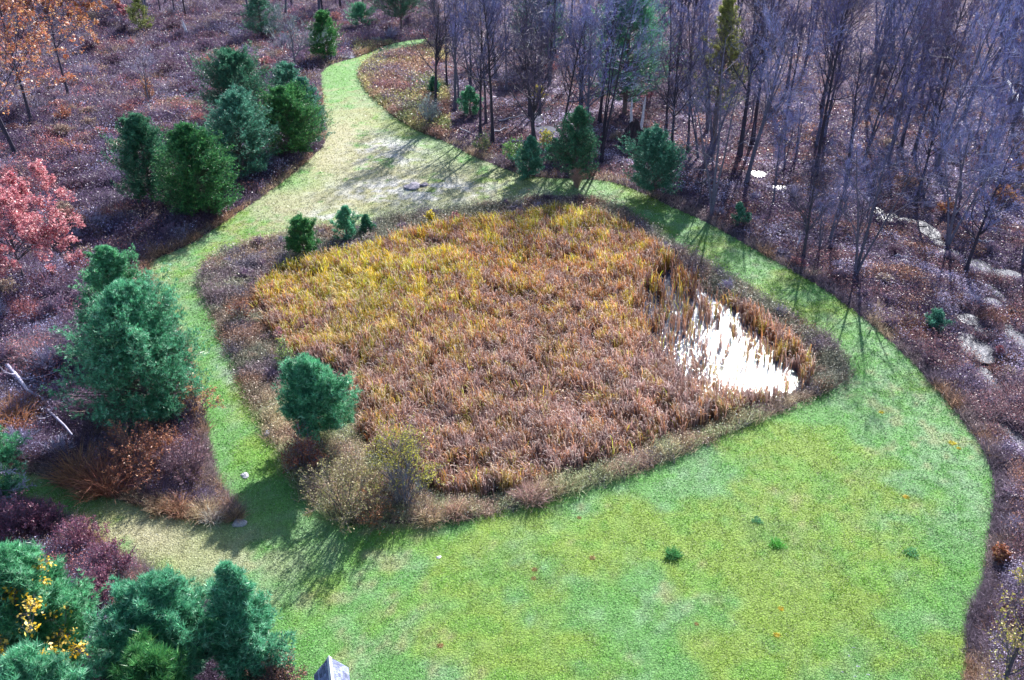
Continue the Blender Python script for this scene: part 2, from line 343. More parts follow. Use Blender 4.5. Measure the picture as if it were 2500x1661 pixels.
def pine(px, py, pytop, wpx, label, name='pine_tree', group=None, cat='pine tree', **kw):
    x, y = G(px, py); H = height_to(x, y, pytop); far_ = py < 600; W = width_m(x, y, wpx)*(1.22 if far_ else .98); PSEED[0] += 1; kw['shape'] = kw.get('shape', .6)*.8; kw['dens'] = kw.get('dens', 1)*(1.7 if far_ else 1.35); kw['shape'] *= (1.38 if far_ else 1.45); kw['base'] = kw.get('base', .02)
    kw.setdefault('tuft', .20+.007*H); kw.setdefault('blade', .04)
    tb, cb = pine_bags(H, W, PSEED[0], **kw)
    t = thing(name, (x, y, gz(x, y)-.05), label, cat, group)
    link('trunk', tb.mesh('trunk', True), M_BARK, t); link('crown', cb.mesh('crown'), M_NEEDLE, t); return t
def bare(px, py, pytop, wpx, label, seed, name='bare_tree', group=None, cat='tree', rz=0, **kw):
    x, y = G(px, py); H = height_to(x, y, pytop); W = width_m(x, y, wpx)
    tb, cb, lb = bare_meshes(H, W, seed, **kw)
    t = thing(name, (x, y, gz(x, y)-.05), label, cat, group, rz)
    link('trunk', tb.mesh('trunk', True), M_BARK, t)
    cr = link('crown', cb.mesh('crown'), M_TWIG, t)
    if lb: link('leaves', lb.mesh('leaves'), M_LEAF, cr)
    return t
def shrub_bags(H, W, seed, stems=26, twig=(.22, .19, .26), leaves=None, nleaf=0, lsize=.12, dome=.6, tw=.02, fill=1.0):
    """many stemmed bush: stems fan out of the root, twigs and leaves fill a lumpy dome"""
    r = np.random.default_rng(seed); sb = Bag(); lb = Bag()
    az = r.uniform(0, 6.283, stems); sp = r.uniform(0, 1, stems)**.6
    K = 5; P = [np.stack([np.cos(az), np.sin(az), az*0], 1)*r.uniform(0, .12*W, stems)[:, None]]
    top = np.stack([np.cos(az)*sp*W*.5, np.sin(az)*sp*W*.5, H*(1-dome*sp**2)*r.uniform(.7, 1.05, stems)], 1); t = np.linspace(0, 1, K)
    path = np.stack([P[0]*(1-q)+top*q+np.array([0, 0, 1])*math.sin(q*math.pi)*H*.08+r.normal(size=(stems, 3))*W*.02*(q > 0) for q in t], 1)
    tubes(sb, path, np.broadcast_to(np.linspace(.02+.006*H, .01, K), (stems, K)), 3, jit(np.array(twig)*.8, stems, .15, r))
    P2, _ = sub_branches(path, np.full((stems, K), .01), 9, .2, 1, .6, .42, 4, r, up=.4)
    tubes(sb, P2, np.broadcast_to(np.linspace(tw*.6, tw*.3, 4), (len(P2), 4)), 3, jit(twig, len(P2), .2, r))
    P3, _ = sub_branches(P2, np.full((len(P2), 4), .01), max(2, int(6*fill)), .15, 1, .6, .55, 3, r, up=.3)
    D = P3[:, -1]-P3[:, 0]; ribbons(sb, P3[:, 0], D, np.linalg.norm(D, axis=1), tw, jit(twig, len(P3), .2, r), jit(np.array(twig)*1.25, len(P3), .2, r), 0, 1, r)
    if leaves is not None and nleaf:
        k = r.integers(0, len(P3), nleaf); tt = r.uniform(.2, 1.1, (nleaf, 1)); p = P3[k, 0]*(1-tt)+P3[k, -1]*tt+r.normal(size=(nleaf, 3))*.05
        flecks(lb, p, r.uniform(.6, 1.4, nleaf)*lsize, pick(leaves, nleaf, r=r), r)
    return sb, (lb if lb.n else None)
SSEED = [500]
def shrub(px, py, pytop, wpx, label, name='shrub', group=None, cat='shrub', **kw):
    x, y = G(px, py); H = max(.3, height_to(x, y, pytop)); W = width_m(x, y, wpx); SSEED[0] += 1
    sb, lb = shrub_bags(H, W, SSEED[0], **kw)
    t = thing(name, (x, y, gz(x, y)-.03), label, cat, group)
    s = link('stems', sb.mesh('stems'), M_TWIG, t)
    if lb: link('leaves', lb.mesh('leaves'), M_LEAF, t)
    return t
#@@SETTING
# ------------------------------------------------------------------ ground, lawn, water
def axis(lo, hi, step, far, g=1.25):
    a = list(np.arange(lo, hi+1e-6, step)); s = step; v = hi
    while v < far: s *= g; v += s; a.append(v)
    s = step; v = lo
    while v > -far: s *= g; v -= s; a.insert(0, v)
    return np.array(a)
def grid_mesh(xs, ys):
    X, Y = np.meshgrid(xs, ys); nx, ny = len(xs), len(ys); i = np.arange(nx*ny).reshape(ny, nx)
    Q = np.stack([i[:-1, :-1], i[:-1, 1:], i[1:, 1:], i[1:, :-1]], -1).reshape(-1, 4); return X.ravel(), Y.ravel(), Q
def wild_colour(x, y, left):
    """leaf litter of the wood and the floor of the shrub swamp, by place"""
    n1 = fbm(x, y, 7, 21)[:, None]; n2 = fbm(x, y, 2.2, 22)[:, None]; n3 = fbm(x, y, 15, 23)[:, None]
    wood = np.array([.13, .085, .12])*(1-n2)+np.array([.34, .24, .30])*n2
    wood = wood*(.28+.5*n1)
    sw = np.array([.05, .035, .055])*(1-n3)+np.array([.10, .06, .085])*n3; sw = sw*(.5+n2)
    l = left[:, None]; return wood*(1-l)+sw*l
xs = axis(-75, 75, .5, 1600); ys = axis(20, 190, .5, 1800)
X, Y, Q = grid_mesh(xs, ys); P2 = np.stack([X, Y], 1)
near = (np.abs(X) < 110) & (Y > -10) & (Y < 260)
sp = np.full(len(X), 99.); so2 = np.full(len(X), 99.); sb2 = np.full(len(X), 99.)
sp[near] = sdf(P2[near], POND)[0]; so2[near] = sdf(P2[near], LAWN_OUT)[0]; sb2[near] = sdf(P2[near], BANK)[0]
Z = terrain(X, Y, sp, so2)
lawn_d = np.maximum(so2, -sb2)                     # negative on the mown grass
Z = Z+.03-.22*sstep(.15, .7, -lawn_d)
left = sstep(1010, 930, PX(X, np.maximum(Y, 5))[0])*sstep(250, 210, Y)
col = wild_colour(X, Y, left)
bank = sstep(.2, -.5, sb2)[:, None]; col = col*(1-bank)+np.array([.20, .17, .15])*bank*(.6+.8*fbm(X, Y, 1.5, 33)[:, None])
bed = sstep(.3, -1, sp)[:, None]; col = col*(1-bed)+np.array([.05, .045, .05])*bed
g = link('ground', mesh_np('ground', np.stack([X, Y, Z], 1), Q, col, True), M_GROUND); tag(g, kind='structure')

def lawn_colour(x, y):
    qx, qy = PX(x, y); g2 = lambda a, b, c, d: np.exp(-((qx-a)/c)**2-((qy-b)/d)**2)
    n1 = fbm(x, y, 9, 51, 5); n2 = fbm(x, y, 3.2, 52, 4); n4 = fbm(x, y, .9, 54, 3); n5 = fbm(x, y, 1.7, 57, 3)
    green = np.array([.14, .33, .085]); lime = np.array([.24, .34, .045]); pale = np.array([.25, .41, .22]); tan = np.array([.37, .33, .17]); deep = np.array([.08, .21, .06]); vivid = np.array([.13, .36, .06])
    def mix(a, b, t): return a*(1-t[:, None])+b*t[:, None]
    c = np.broadcast_to(green, (len(x), 3))
    c = mix(c, pale, sstep(.44, .60, n1*.35+n2*.25+n4*.4)*.6)
    yz = g2(1900, 1450, 520, 260)+.6*g2(1500, 1250, 250, 100)+.5*g2(1650, 600, 80, 50)+.5*g2(1900, 1100, 200, 80)
    yel = sstep(.44, .60, fbm(x, y, 8, 55, 5)*.75+n5*.25+.10*np.clip(yz, 0, 1)-.03); c = mix(c, lime, yel*.8)
    c = mix(c, vivid, sstep(.56, .66, n5)*.45); c = mix(c, deep, sstep(.60, .72, n2)*.3)
    far = np.clip(g2(950, 430, 330, 90)+g2(800, 330, 90, 120)+.5*g2(640, 480, 110, 60), 0, 1)
    c = mix(c, np.array([.50, .45, .27]), far*.9*sstep(.25, .45, n2*.6+n4*.4))
    white = np.array([.66, .64, .64]); cl = np.clip(1.3*g2(960, 440, 190, 28)+1.3*g2(890, 352, 80, 36)+.8*g2(760, 500, 120, 18)+.6*g2(450, 1190, 60, 25)+.5*g2(530, 820, 30, 120), 0, 1)
    c = mix(c, white, cl*sstep(.44, .58, n5*.5+n4*.5)*.85)
    drl = np.clip(g2(330, 1230, 190, 80)+g2(560, 1300, 150, 60)*.6, 0, 1); c = mix(c, np.array([.48, .43, .28]), drl*.9*sstep(.2, .45, n5))
    c = mix(c, vivid, np.clip(g2(790, 190, 40, 50)+g2(660, 420, 90, 22)+.8*g2(720, 1470, 70, 60)+.5*g2(480, 1000, 30, 150), 0, 1)*.6)
    c = mix(c, pale, np.clip(g2(2060, 860, 60, 200)*.6+g2(2230, 1120, 60, 90)+g2(1560, 1100, 120, 40)*.7, 0, 1)*.6*sstep(.3, .6, n4))
    c = mix(c, tan, sstep(.60, .70, n4*.5+n1*.5)*.5)
    ml = .5+.5*np.sin((x*.86+y*.5)*3.1+3*fbm(x, y, 6, 59)); return c*(.95+.10*ml[:, None])
xs = np.arange(-75, 75, .45); ys = np.arange(8, 225, .45)
X, Y, Q = grid_mesh(xs, ys); P2 = np.stack([X, Y], 1)
a, _n = sdf(P2, LAWN_OUT); b, _n = sdf(P2, BANK); nr_ = (np.maximum(a, -b) > -1.5) & (np.maximum(a, -b) < 1.5); na = np.zeros((len(X), 2)); nb_ = na.copy()
a[nr_], na[nr_] = sdf_exact(P2[nr_], LAWN_OUT); b[nr_], nb_[nr_] = sdf_exact(P2[nr_], BANK); d = np.maximum(a, -b)
keepf = (d[Q] < 0).any(1) & (d[Q].max(1) < .62); Q = Q[keepf]
X0, Y0 = X.copy(), Y.copy()
o1 = (d > 0) & (a >= -b); o2 = (d > 0) & ~(a >= -b)
wob = .7*(fbm(X, Y, 1.3, 61, 3)-.5)
X[o1], Y[o1] = na[o1, 0]+wob[o1], na[o1, 1]+wob[o1]; X[o2], Y[o2] = nb_[o2, 0]+wob[o2], nb_[o2, 1]+wob[o2]
Z = terrain(X, Y, sdf(P2, POND)[0], a)
used, inv = np.unique(Q, return_inverse=True)
lawn = link('lawn', mesh_np('lawn', np.stack([X, Y, Z], 1)[used], inv.reshape(-1, 4), lawn_colour(X, Y)[used]*.8, True), M_LAWN); tag(lawn, kind='structure')
# pond water
r_ = rng; cpt = POND.mean(0); ring = np.concatenate([POND, cpt+(POND-cpt)*1.04])
off = cpt+(POND-cpt)*1.05; V = np.concatenate([off, [cpt]]); n = len(off)
T = np.stack([np.arange(n), (np.arange(n)+1) % n, np.full(n, n)], 1)
wm = mesh_np('pond_water', np.concatenate([V, np.full((len(V), 1), WATER_Z)], 1), T); tag(link('water', wm, M_WATER), kind='structure')
# stream and puddles of the wet wood: one still sheet seen where the floor dips under it
bagp = Bag()
for (x, y, a_, b_) in PUD:
    n = 22; th = np.arange(n)/n*6.2832; ex = x+np.cos(th)*a_*1.35; ey = y+np.sin(th)*b_*1.35; zc = gz(x, y)
    V = np.concatenate([np.stack([ex, ey, np.full(n, zc+.15)], 1), [[x, y, zc+.15]]]); bagp.add(V, None, np.stack([np.arange(n), (np.arange(n)+1) % n, np.full(n, n)], 1))
st = link('stream', bagp.mesh('stream'), M_STREAM); tag(st, kind='structure')
#@@STUFF
# ------------------------------------------------------------------ mown grass blades
def in_lawn(P, m=0.0):
    a = sdf(P, LAWN_OUT)[0]; b = sdf(P, BANK)[0]; return np.maximum(a, -b) < m
def sample_px(n, x0, x1, y0, y1, r=rng):
    """random ground points, spread evenly over what the picture shows of the ground"""
    px = r.uniform(x0, x1, n); py = r.uniform(y0, y1, n); dx = (px-1180)/F; dy = (784-py)/F
    t = CAM_H/(S-dy*C_); return np.stack([dx*t, (C_+dy*S)*t], 1)
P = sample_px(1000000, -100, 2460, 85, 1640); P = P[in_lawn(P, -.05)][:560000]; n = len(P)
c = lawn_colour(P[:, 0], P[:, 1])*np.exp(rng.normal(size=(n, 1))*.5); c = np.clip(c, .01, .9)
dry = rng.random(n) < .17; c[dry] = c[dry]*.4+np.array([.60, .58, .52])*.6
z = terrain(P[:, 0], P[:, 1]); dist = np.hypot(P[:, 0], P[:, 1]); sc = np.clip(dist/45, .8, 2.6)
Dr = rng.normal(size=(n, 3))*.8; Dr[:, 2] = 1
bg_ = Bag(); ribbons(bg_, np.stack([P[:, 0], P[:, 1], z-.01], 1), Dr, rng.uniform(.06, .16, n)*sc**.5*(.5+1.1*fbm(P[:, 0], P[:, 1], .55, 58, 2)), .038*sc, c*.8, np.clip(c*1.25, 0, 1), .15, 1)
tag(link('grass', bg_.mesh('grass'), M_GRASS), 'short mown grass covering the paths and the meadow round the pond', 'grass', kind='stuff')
# ------------------------------------------------------------------ cattails
def blob(x, y, px, py, rx, ry):
    qx, qy = PX(x, y); return np.exp(-((qx-px)/rx)**2-((qy-py)/ry)**2)
lo = POND.min(0); hi = POND.max(0); n = 185000
P = rng.uniform(lo, hi, (n, 2)); sp = sdf(P, POND)[0]; P = P[sp < rng.normal(size=n)*.35-.1]; x, y = P.T
openw = blob(x, y, 1765, 865, 75, 48)*2.0+blob(x, y, 1690, 845, 90, 75)*1.05+blob(x, y, 1640, 785, 100, 95)*.85+blob(x, y, 1565, 710, 85, 95)*1.15+blob(x, y, 1480, 1003, 22, 10)*1.1
openw = openw*sstep(945, 895, PX(x, y)[1]+.12*(PX(x, y)[0]-1700)); wv = fbm(x*2.2, y*.7, 1.3, 71, 3)-.5; dn = 1.0-openw*1.08+.9*wv*np.clip(openw*2, 0, 1)
core = blob(x, y, 1765, 862, 52, 34)*1.5; streak = fbm(x*2.6, y*.45, 1.2, 75, 2)
dn = np.where(openw > .42, np.clip(.30-.14*openw, .02, .25)*(.08+.62*sstep(.38, .62, streak))*np.clip(1.45-core, .06, 1), dn)
P = P[rng.random(len(P)) < np.clip(dn, .0, 1)]; x, y = P.T; n = len(P)
NB = 4
op2 = None
clump = fbm(x, y, .8, 74, 2)
P = P[rng.random(n) < sstep(.32, .50, clump)*.86+.14]; n0 = len(P)
E = sample_px(60000, 1440, 1860, 610, 960); eo = np.clip(blob(*E.T, 1690, 850, 120, 80)+blob(*E.T, 1600, 745, 110, 110), 0, 1); ec = blob(*E.T, 1765, 862, 48, 30)
E = E[(sdf(E, POND)[0] < -.3) & (rng.random(len(E)) < eo*(1-.95*ec)*.085*sstep(.3, .62, fbm(E[:, 0]*1.5, E[:, 1]*.5, .8, 79, 2)))]
P = np.concatenate([P, E]); x, y = P.T; n = len(P); flat = .6*sstep(.60, .72, fbm(x, y, 3.2, 78, 3)); hgt = (1.35+.9*fbm(x, y, 4, 72))*rng.uniform(.6, 1.25, n)*1.12*(1-.35*flat)
Pb = np.repeat(P, NB, 0)+rng.normal(size=(n*NB, 2))*.07; N = len(Pb); hb = np.repeat(hgt, NB)*rng.uniform(.6, 1.05, N); xb, yb = Pb.T
# colour: golden green in the far left, rust elsewhere, bleached brown near the camera
lf = np.clip(blob(xb, yb, 820, 640, 260, 80)+.75*blob(xb, yb, 1280, 520, 230, 70)+.5*blob(xb, yb, 850, 760, 200, 110), 0, 1)
nr = fbm(xb, yb, 2.5, 73, 3); gold = np.array([.72, .50, .05]); lime = np.array([.52, .54, .05]); rust = np.array([.54, .24, .085]); brown = np.array([.33, .19, .16]); bleach = np.array([.84, .70, .62])
k = np.clip(fbm(xb, yb, .9, 77, 2)*1.5-.25+rng.normal(size=N)*.14, 0, .999); pg = lf*.52+.20; c = np.where((k < pg*.62)[:, None], gold, np.where((k < pg)[:, None], lime, np.where((k < pg+(1-pg)*.50)[:, None], rust, brown)))
near_ = (sstep(620, 900, PX(xb, yb)[1])*.9+.08*sstep(1000, 1300, PX(xb, yb)[0])).clip(0, 1)[:, None]; nb2 = np.where(rng.random((N, 1)) < .7, 1, .1)*near_*.6; c = c*(1-nb2)+np.array([.42, .29, .29])*nb2
c = c*(.6+.6*nr[:, None])*np.exp(rng.normal(size=(N, 1))*.38)*.95
tb_ = rng.random((N, 1)); tipc = np.where(tb_ > .68, c*.3+bleach*.75, c*1.0); zb = np.full(N, WATER_Z-.1)
az = rng.normal(size=N)*1.3+2.6; lean = rng.uniform(.03, .2, N)+np.repeat(flat, NB)*rng.uniform(0, 1.0, N); hd = np.stack([np.cos(az), np.sin(az)], 1)
t = np.array([0, .5, .82, .93, 1.0]); wd = np.array([1, .95, .9, .9, 0])*.027; lone = np.repeat(np.arange(n) >= n0, NB); thin = np.where(lone & (np.arange(N) % NB > 0), .0, np.where(lone, .75, 1.0))[:, None]; bend = rng.random(N)**.8
Vc = []; Cc = []; sa = rng.uniform(0, 6.28, N); side = np.stack([np.cos(sa), np.sin(sa), sa*0], 1)
for q in range(5):
    r2 = lean*hb*t[q]**2; zq = hb*t[q]
    if q == 3: r2 = r2+bend*.16; zq = zq-bend*.05
    if q == 4: r2 = r2+bend*.34; zq = zq-bend*.26
    cen = np.stack([xb+hd[:, 0]*r2, yb+hd[:, 1]*r2, zb+zq], 1); cc = c*(.85 if q == 0 else 1) if q < 2 else (c*.65+tipc*.35 if q == 2 else tipc)
    if q < 4: Vc += [cen-side*wd[q]*thin, cen+side*wd[q]*thin]; Cc += [cc, cc]
    else: Vc += [cen]; Cc += [cc]
Vc = np.stack(Vc, 1).reshape(-1, 3); Cc = np.stack(Cc, 1).reshape(-1, 3); b = np.arange(N)[:, None]*9
b = b[thin[:, 0] > 0]; Q = np.concatenate([b+np.array([[2*i, 2*i+1, 2*i+3, 2*i+2]]) for i in range(3)]); T = b+np.array([[6, 7, 8]])
tag(link('cattails', mesh_np('cattails', Vc, [Q, T], Cc), M_REED), 'dense golden and rust brown cattails filling the pond', 'cattails', kind='stuff')
print('cattails', n)
# ------------------------------------------------------------------ generic low growth
def undergrowth(name, P, hfun, cfun, label, cat, stems=4, leaves=5, ls=.12, tw=.02, far=True, mat=None):
    n = len(P); x, y = P.T; z = terrain(x, y); h = hfun(x, y)*rng.uniform(.5, 1.2, n); dist = np.hypot(x, y); sc = np.clip(dist/55, .8, 2.4) if far else np.ones(n)
    c, cl = cfun(x, y); B = Bag(); base = np.stack([x, y, z], 1)
    i = np.repeat(np.arange(n), stems); D = rng.normal(size=(len(i), 3))*.5; D[:, 2] = 1; m = len(i)
    ci = np.clip(c[i]*np.exp(rng.normal(size=(m, 1))*.4), 0, 1)
    ribbons(B, base[i]+rng.normal(size=(m, 3))*np.array([.1, .1, 0])*sc[i][:, None], D, h[i]*rng.uniform(.6, 1.1, m), tw*sc[i], ci*.8, np.clip(ci*1.2, 0, 1), rng.uniform(0, .35, m), 2)
    if leaves:
        i = np.repeat(np.arange(n), leaves); m = len(i); q = rng.normal(size=(m, 3))*np.stack([.22*sc[i], .22*sc[i], h[i]*.0+.02], 1); p = base[i]+q; p[:, 2] += h[i]*rng.uniform(.15, 1.0, m)
        flecks(B, p, ls*sc[i]*rng.uniform(.6, 1.4, m), np.clip(cl[i]*np.exp(rng.normal(size=(m, 1))*.42), 0, 1))
    return tag(link(name, B.mesh(name), mat or M_LEAF), label, cat, kind='stuff')
def mixc(n, cols, w, x, y, s, seed):
    """colours in clumps: noise chooses the colour, with some strays"""
    f = np.stack([fbm(x, y, s, seed+5*i, 3)+.10*ww+rng.random(n)*.12 for i, ww in enumerate(w)], 1); return np.array(cols)[f.argmax(1)]
#  rough strip between lawn and cattails
P = sample_px(260000, 400, 2050, 430, 1260); sb3 = sdf(P, BANK)[0]; sp = sdf(P, POND)[0]
P = P[(sb3 < .45*rng.normal(size=len(P))) & (sp > -.3)]; P = P[:52000]
def cf(x, y):
    n = len(x); c = mixc(n, [(.36, .28, .30), (.46, .36, .28), (.34, .34, .26), (.26, .22, .28), (.44, .28, .20), (.42, .42, .30)], [1, 1, .8, 1, .5, .5], x, y, 3.5, 81)
    st_ = (sstep(880, 980, PX(x, y)[1])*(rng.random(n) < .8))[:, None]; c = c*.62; c = c*(1-st_)+mixc(n, [(.50, .42, .26), (.38, .42, .24), (.44, .32, .24)], [1, .9, .7], x, y, 1.5, 87)*st_
    return c, c*1.25
undergrowth('bank_weeds', P, lambda x, y: .35+1.9*fbm(x, y, 2.6, 91)**1.7, cf, 'dry tangled weeds and seed heads on the pond bank', 'weeds', 4, 4, .09, .03)
#  fringe of dry grass along the outer edge of the lawn
P = sample_px(420000, -60, 2420, 60, 1640); a = sdf(P, LAWN_OUT)[0]; P = P[(a > -.35+.3*rng.random(len(P))) & (a < 2.6*rng.random(len(P))+.2)][:38000]
def cf(x, y):
    n = len(x); c = mixc(n, [(.36, .22, .16), (.26, .20, .21), (.46, .34, .24), (.17, .13, .17)], [1, 1, .25, 1.1], x, y, 4.5, 101); return c, c*1.2
undergrowth('edge_grass', P, lambda x, y: .45+1.9*fbm(x, y, 2.4, 92)**1.6, cf, 'straw coloured uncut grass fringing the mown paths', 'grass', 5, 1, .07, .022)
#  shrub swamp on the left
P = sample_px(420000, -160, 1010, -60, 1700); a = sdf(P, LAWN_OUT)[0]; b = sdf(P, BANK)[0]
left_m = P[:, 0] < 1e9
P = P[(a > .8) & (b > .3) & left_m]; P = P[:120000]
def hf(x, y): return .55+2.9*fbm(x, y, 3.6, 93, 3)**1.7
def cf(x, y):
    n = len(x);     c = mixc(n, [(.12, .085, .16), (.17, .12, .18), (.30, .13, .14), (.24, .20, .26), (.27, .19, .14), (.13, .08, .12)], [1.2, 1, .3, 1.0, .35, 1.0], x, y, 4.0, 111)
    leafc = mixc(n, [(.13, .085, .16), (.46, .19, .18), (.18, .13, .22), (.40, .27, .22), (.30, .28, .44), (.10, .065, .12)], [1.3, .5, 1.1, .2, .5, 1.2], x, y, 5.0, 131)
    return c, leafc
undergrowth('swamp_brush', P, hf, cf, 'purple and russet thicket of tangled bare brush', 'brush', 7, 4, .09, .028)
#  leaf litter and brush in the wood on the right
P = sample_px(700000, 900, 2560, -70, 1640); a = sdf(P, LAWN_OUT)[0]; P = P[(a > .8) & (PX(P[:, 0], P[:, 1])[0] > 950) & (puddle_field(P[:, 0], P[:, 1]) > .25)][:100000]
def hf(x, y):
    qx, qy = PX(x, y); a_ = sdf(np.stack([x, y], 1), LAWN_OUT)[0]; wet = sstep(1550, 1800, qx)*sstep(14, 6, a_)+.5*sstep(1950, 2150, qx)*sstep(500, 700, qy); return (.12+.45*fbm(x, y, 5, 94, 3)**1.6)+np.clip(wet, 0, 1)*(.25+1.5*fbm(x, y, 2.6, 95)**1.5)
def cf(x, y):
    n = len(x); c = mixc(n, [(.22, .17, .23), (.30, .23, .28), (.30, .17, .12), (.16, .12, .17)], [1, 1, .5, 1], x, y, 4.5, 141)
    l = mixc(n, [(.20, .15, .23), (.46, .39, .54), (.24, .12, .13), (.11, .07, .13), (.36, .19, .14)], [1, .72, 1, 1.2, .3], x, y, 4.0, 161); return c, l
undergrowth('leaf_litter', P, hf, cf, 'pale fallen leaves and low brush on the wood floor', 'leaf litter', 4, 5, .10, .026)
#  tall meadow grass in the far point
P = sample_px(60000, 820, 1030, 100, 320); a = sdf(P, LAWN_OUT)[0]; P = P[(a > .1) & (a < 13)][:12000]
def cf(x, y):
    n = len(x); c = mixc(n, [(.42, .37, .17), (.42, .28, .18), (.24, .27, .12), (.34, .20, .16)], [.8, 1, .9, .9], x, y, 5, 181); return c, c*1.1
undergrowth('meadow_grass', P, lambda x, y: .7+1.0*fbm(x, y, 5, 96), cf, 'tall yellow and russet meadow grass beside the far path', 'grass', 6, 2, .12, .03)
#@@THINGS
# ------------------------------------------------------------------ evergreens
DK = [(.045, .18, .10), (.07, .24, .14), (.035, .13, .09), (.15, .34, .20)]
MID = [(.10, .35, .18), (.16, .45, .25), (.06, .24, .14), (.32, .60, .40)]
GRN = [(.045, .19, .075), (.08, .27, .09), (.03, .13, .06), (.16, .40, .13)]
BLU = [(.07, .23, .16), (.11, .32, .22), (.05, .17, .13), (.22, .45, .34)]
OLV = [(.26, .29, .08), (.34, .37, .10), (.15, .18, .08), (.45, .47, .15)]
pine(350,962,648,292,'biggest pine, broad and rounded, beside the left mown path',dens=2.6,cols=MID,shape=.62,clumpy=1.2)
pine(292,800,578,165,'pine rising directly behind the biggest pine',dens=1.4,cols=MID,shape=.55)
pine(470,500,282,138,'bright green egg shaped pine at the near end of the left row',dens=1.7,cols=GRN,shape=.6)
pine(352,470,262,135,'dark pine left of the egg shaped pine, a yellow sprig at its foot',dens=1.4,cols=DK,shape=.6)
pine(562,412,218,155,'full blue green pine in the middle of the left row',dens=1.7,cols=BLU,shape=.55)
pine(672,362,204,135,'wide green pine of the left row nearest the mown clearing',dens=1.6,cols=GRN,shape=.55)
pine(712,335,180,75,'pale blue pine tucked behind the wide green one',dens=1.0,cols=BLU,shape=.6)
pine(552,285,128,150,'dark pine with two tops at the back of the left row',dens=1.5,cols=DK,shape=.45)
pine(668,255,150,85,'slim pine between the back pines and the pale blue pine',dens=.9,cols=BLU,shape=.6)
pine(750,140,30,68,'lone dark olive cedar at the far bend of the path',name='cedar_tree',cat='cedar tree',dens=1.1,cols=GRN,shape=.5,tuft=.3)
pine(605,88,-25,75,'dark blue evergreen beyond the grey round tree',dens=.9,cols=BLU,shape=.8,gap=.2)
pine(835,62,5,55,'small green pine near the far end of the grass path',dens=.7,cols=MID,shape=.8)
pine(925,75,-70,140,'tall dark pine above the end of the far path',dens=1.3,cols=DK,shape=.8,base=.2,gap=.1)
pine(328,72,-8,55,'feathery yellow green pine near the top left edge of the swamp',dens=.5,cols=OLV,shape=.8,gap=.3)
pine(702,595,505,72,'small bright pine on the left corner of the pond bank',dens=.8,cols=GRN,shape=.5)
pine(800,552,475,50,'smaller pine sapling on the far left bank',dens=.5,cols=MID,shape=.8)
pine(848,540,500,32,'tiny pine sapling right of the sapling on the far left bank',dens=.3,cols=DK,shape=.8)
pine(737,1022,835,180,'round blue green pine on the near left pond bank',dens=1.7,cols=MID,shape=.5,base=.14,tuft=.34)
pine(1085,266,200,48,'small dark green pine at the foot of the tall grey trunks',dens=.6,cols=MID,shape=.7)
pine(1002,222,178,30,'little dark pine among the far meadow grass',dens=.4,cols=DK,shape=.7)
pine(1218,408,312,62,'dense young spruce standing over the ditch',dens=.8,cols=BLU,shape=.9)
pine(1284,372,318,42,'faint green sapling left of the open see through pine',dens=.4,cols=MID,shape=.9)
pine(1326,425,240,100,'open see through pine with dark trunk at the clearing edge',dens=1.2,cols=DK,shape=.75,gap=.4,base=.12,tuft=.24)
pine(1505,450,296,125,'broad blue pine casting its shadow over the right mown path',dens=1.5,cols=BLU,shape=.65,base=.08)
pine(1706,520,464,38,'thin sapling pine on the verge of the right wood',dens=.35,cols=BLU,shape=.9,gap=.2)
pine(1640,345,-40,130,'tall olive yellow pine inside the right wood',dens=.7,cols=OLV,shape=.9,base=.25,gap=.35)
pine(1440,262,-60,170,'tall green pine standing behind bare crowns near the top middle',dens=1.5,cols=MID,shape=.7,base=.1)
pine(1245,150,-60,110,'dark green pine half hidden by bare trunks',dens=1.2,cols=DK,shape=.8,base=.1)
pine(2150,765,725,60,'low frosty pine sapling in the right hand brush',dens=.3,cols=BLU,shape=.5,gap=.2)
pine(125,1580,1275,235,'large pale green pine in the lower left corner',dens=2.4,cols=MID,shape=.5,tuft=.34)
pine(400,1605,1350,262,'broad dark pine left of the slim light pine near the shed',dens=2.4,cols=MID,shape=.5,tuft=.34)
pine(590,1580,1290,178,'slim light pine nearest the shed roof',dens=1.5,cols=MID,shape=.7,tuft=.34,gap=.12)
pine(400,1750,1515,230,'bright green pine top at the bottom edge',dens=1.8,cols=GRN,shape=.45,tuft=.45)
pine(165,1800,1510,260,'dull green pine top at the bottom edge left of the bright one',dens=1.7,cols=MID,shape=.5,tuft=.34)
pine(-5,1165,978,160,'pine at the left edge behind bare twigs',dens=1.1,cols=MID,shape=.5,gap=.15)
# ------------------------------------------------------------------ leafy autumn trees
RED = [(.68, .30, .30), (.58, .19, .21), (.78, .48, .46), (.46, .16, .18)]
PNK = [(.60, .22, .24), (.70, .34, .34), (.45, .14, .17)]
ORG = [(.58, .24, .12), (.50, .18, .11), (.66, .38, .16), (.36, .14, .10)]
YEL = [(.70, .55, .05), (.62, .44, .04), (.50, .45, .10)]
RST = [(.42, .15, .07), (.33, .11, .07), (.52, .24, .12), (.25, .10, .08)]
bare(60,662,468,235,'red leaved maple at the left edge',21,name='maple_tree',cat='maple tree',leaves=RED,nleaf=60000,lsize=.24,clear=.34,limbs=32,steep=.25,tw=.014,bark=(.09,.08,.10),fine=3)
bare(160,228,-15,340,'orange leaved oak with a dark bare lower trunk',22,name='oak_tree',cat='oak tree',leaves=ORG,nleaf=52000,lsize=.34,clear=.42,limbs=24,steep=.45,bark=(.08,.07,.10))
bare(38,360,0,440,'large dark oak leaning at the left edge, few leaves',23,name='oak_tree',cat='oak tree',leaves=ORG,nleaf=14000,lsize=.34,clear=.3,limbs=18,steep=.4,forks=2,bark=(.07,.06,.09))
bare(75,290,-40,420,'tall dark oak behind the leaning one',24,name='oak_tree',cat='oak tree',leaves=ORG,nleaf=12000,lsize=.34,clear=.35,limbs=18,steep=.4,bark=(.07,.06,.09))
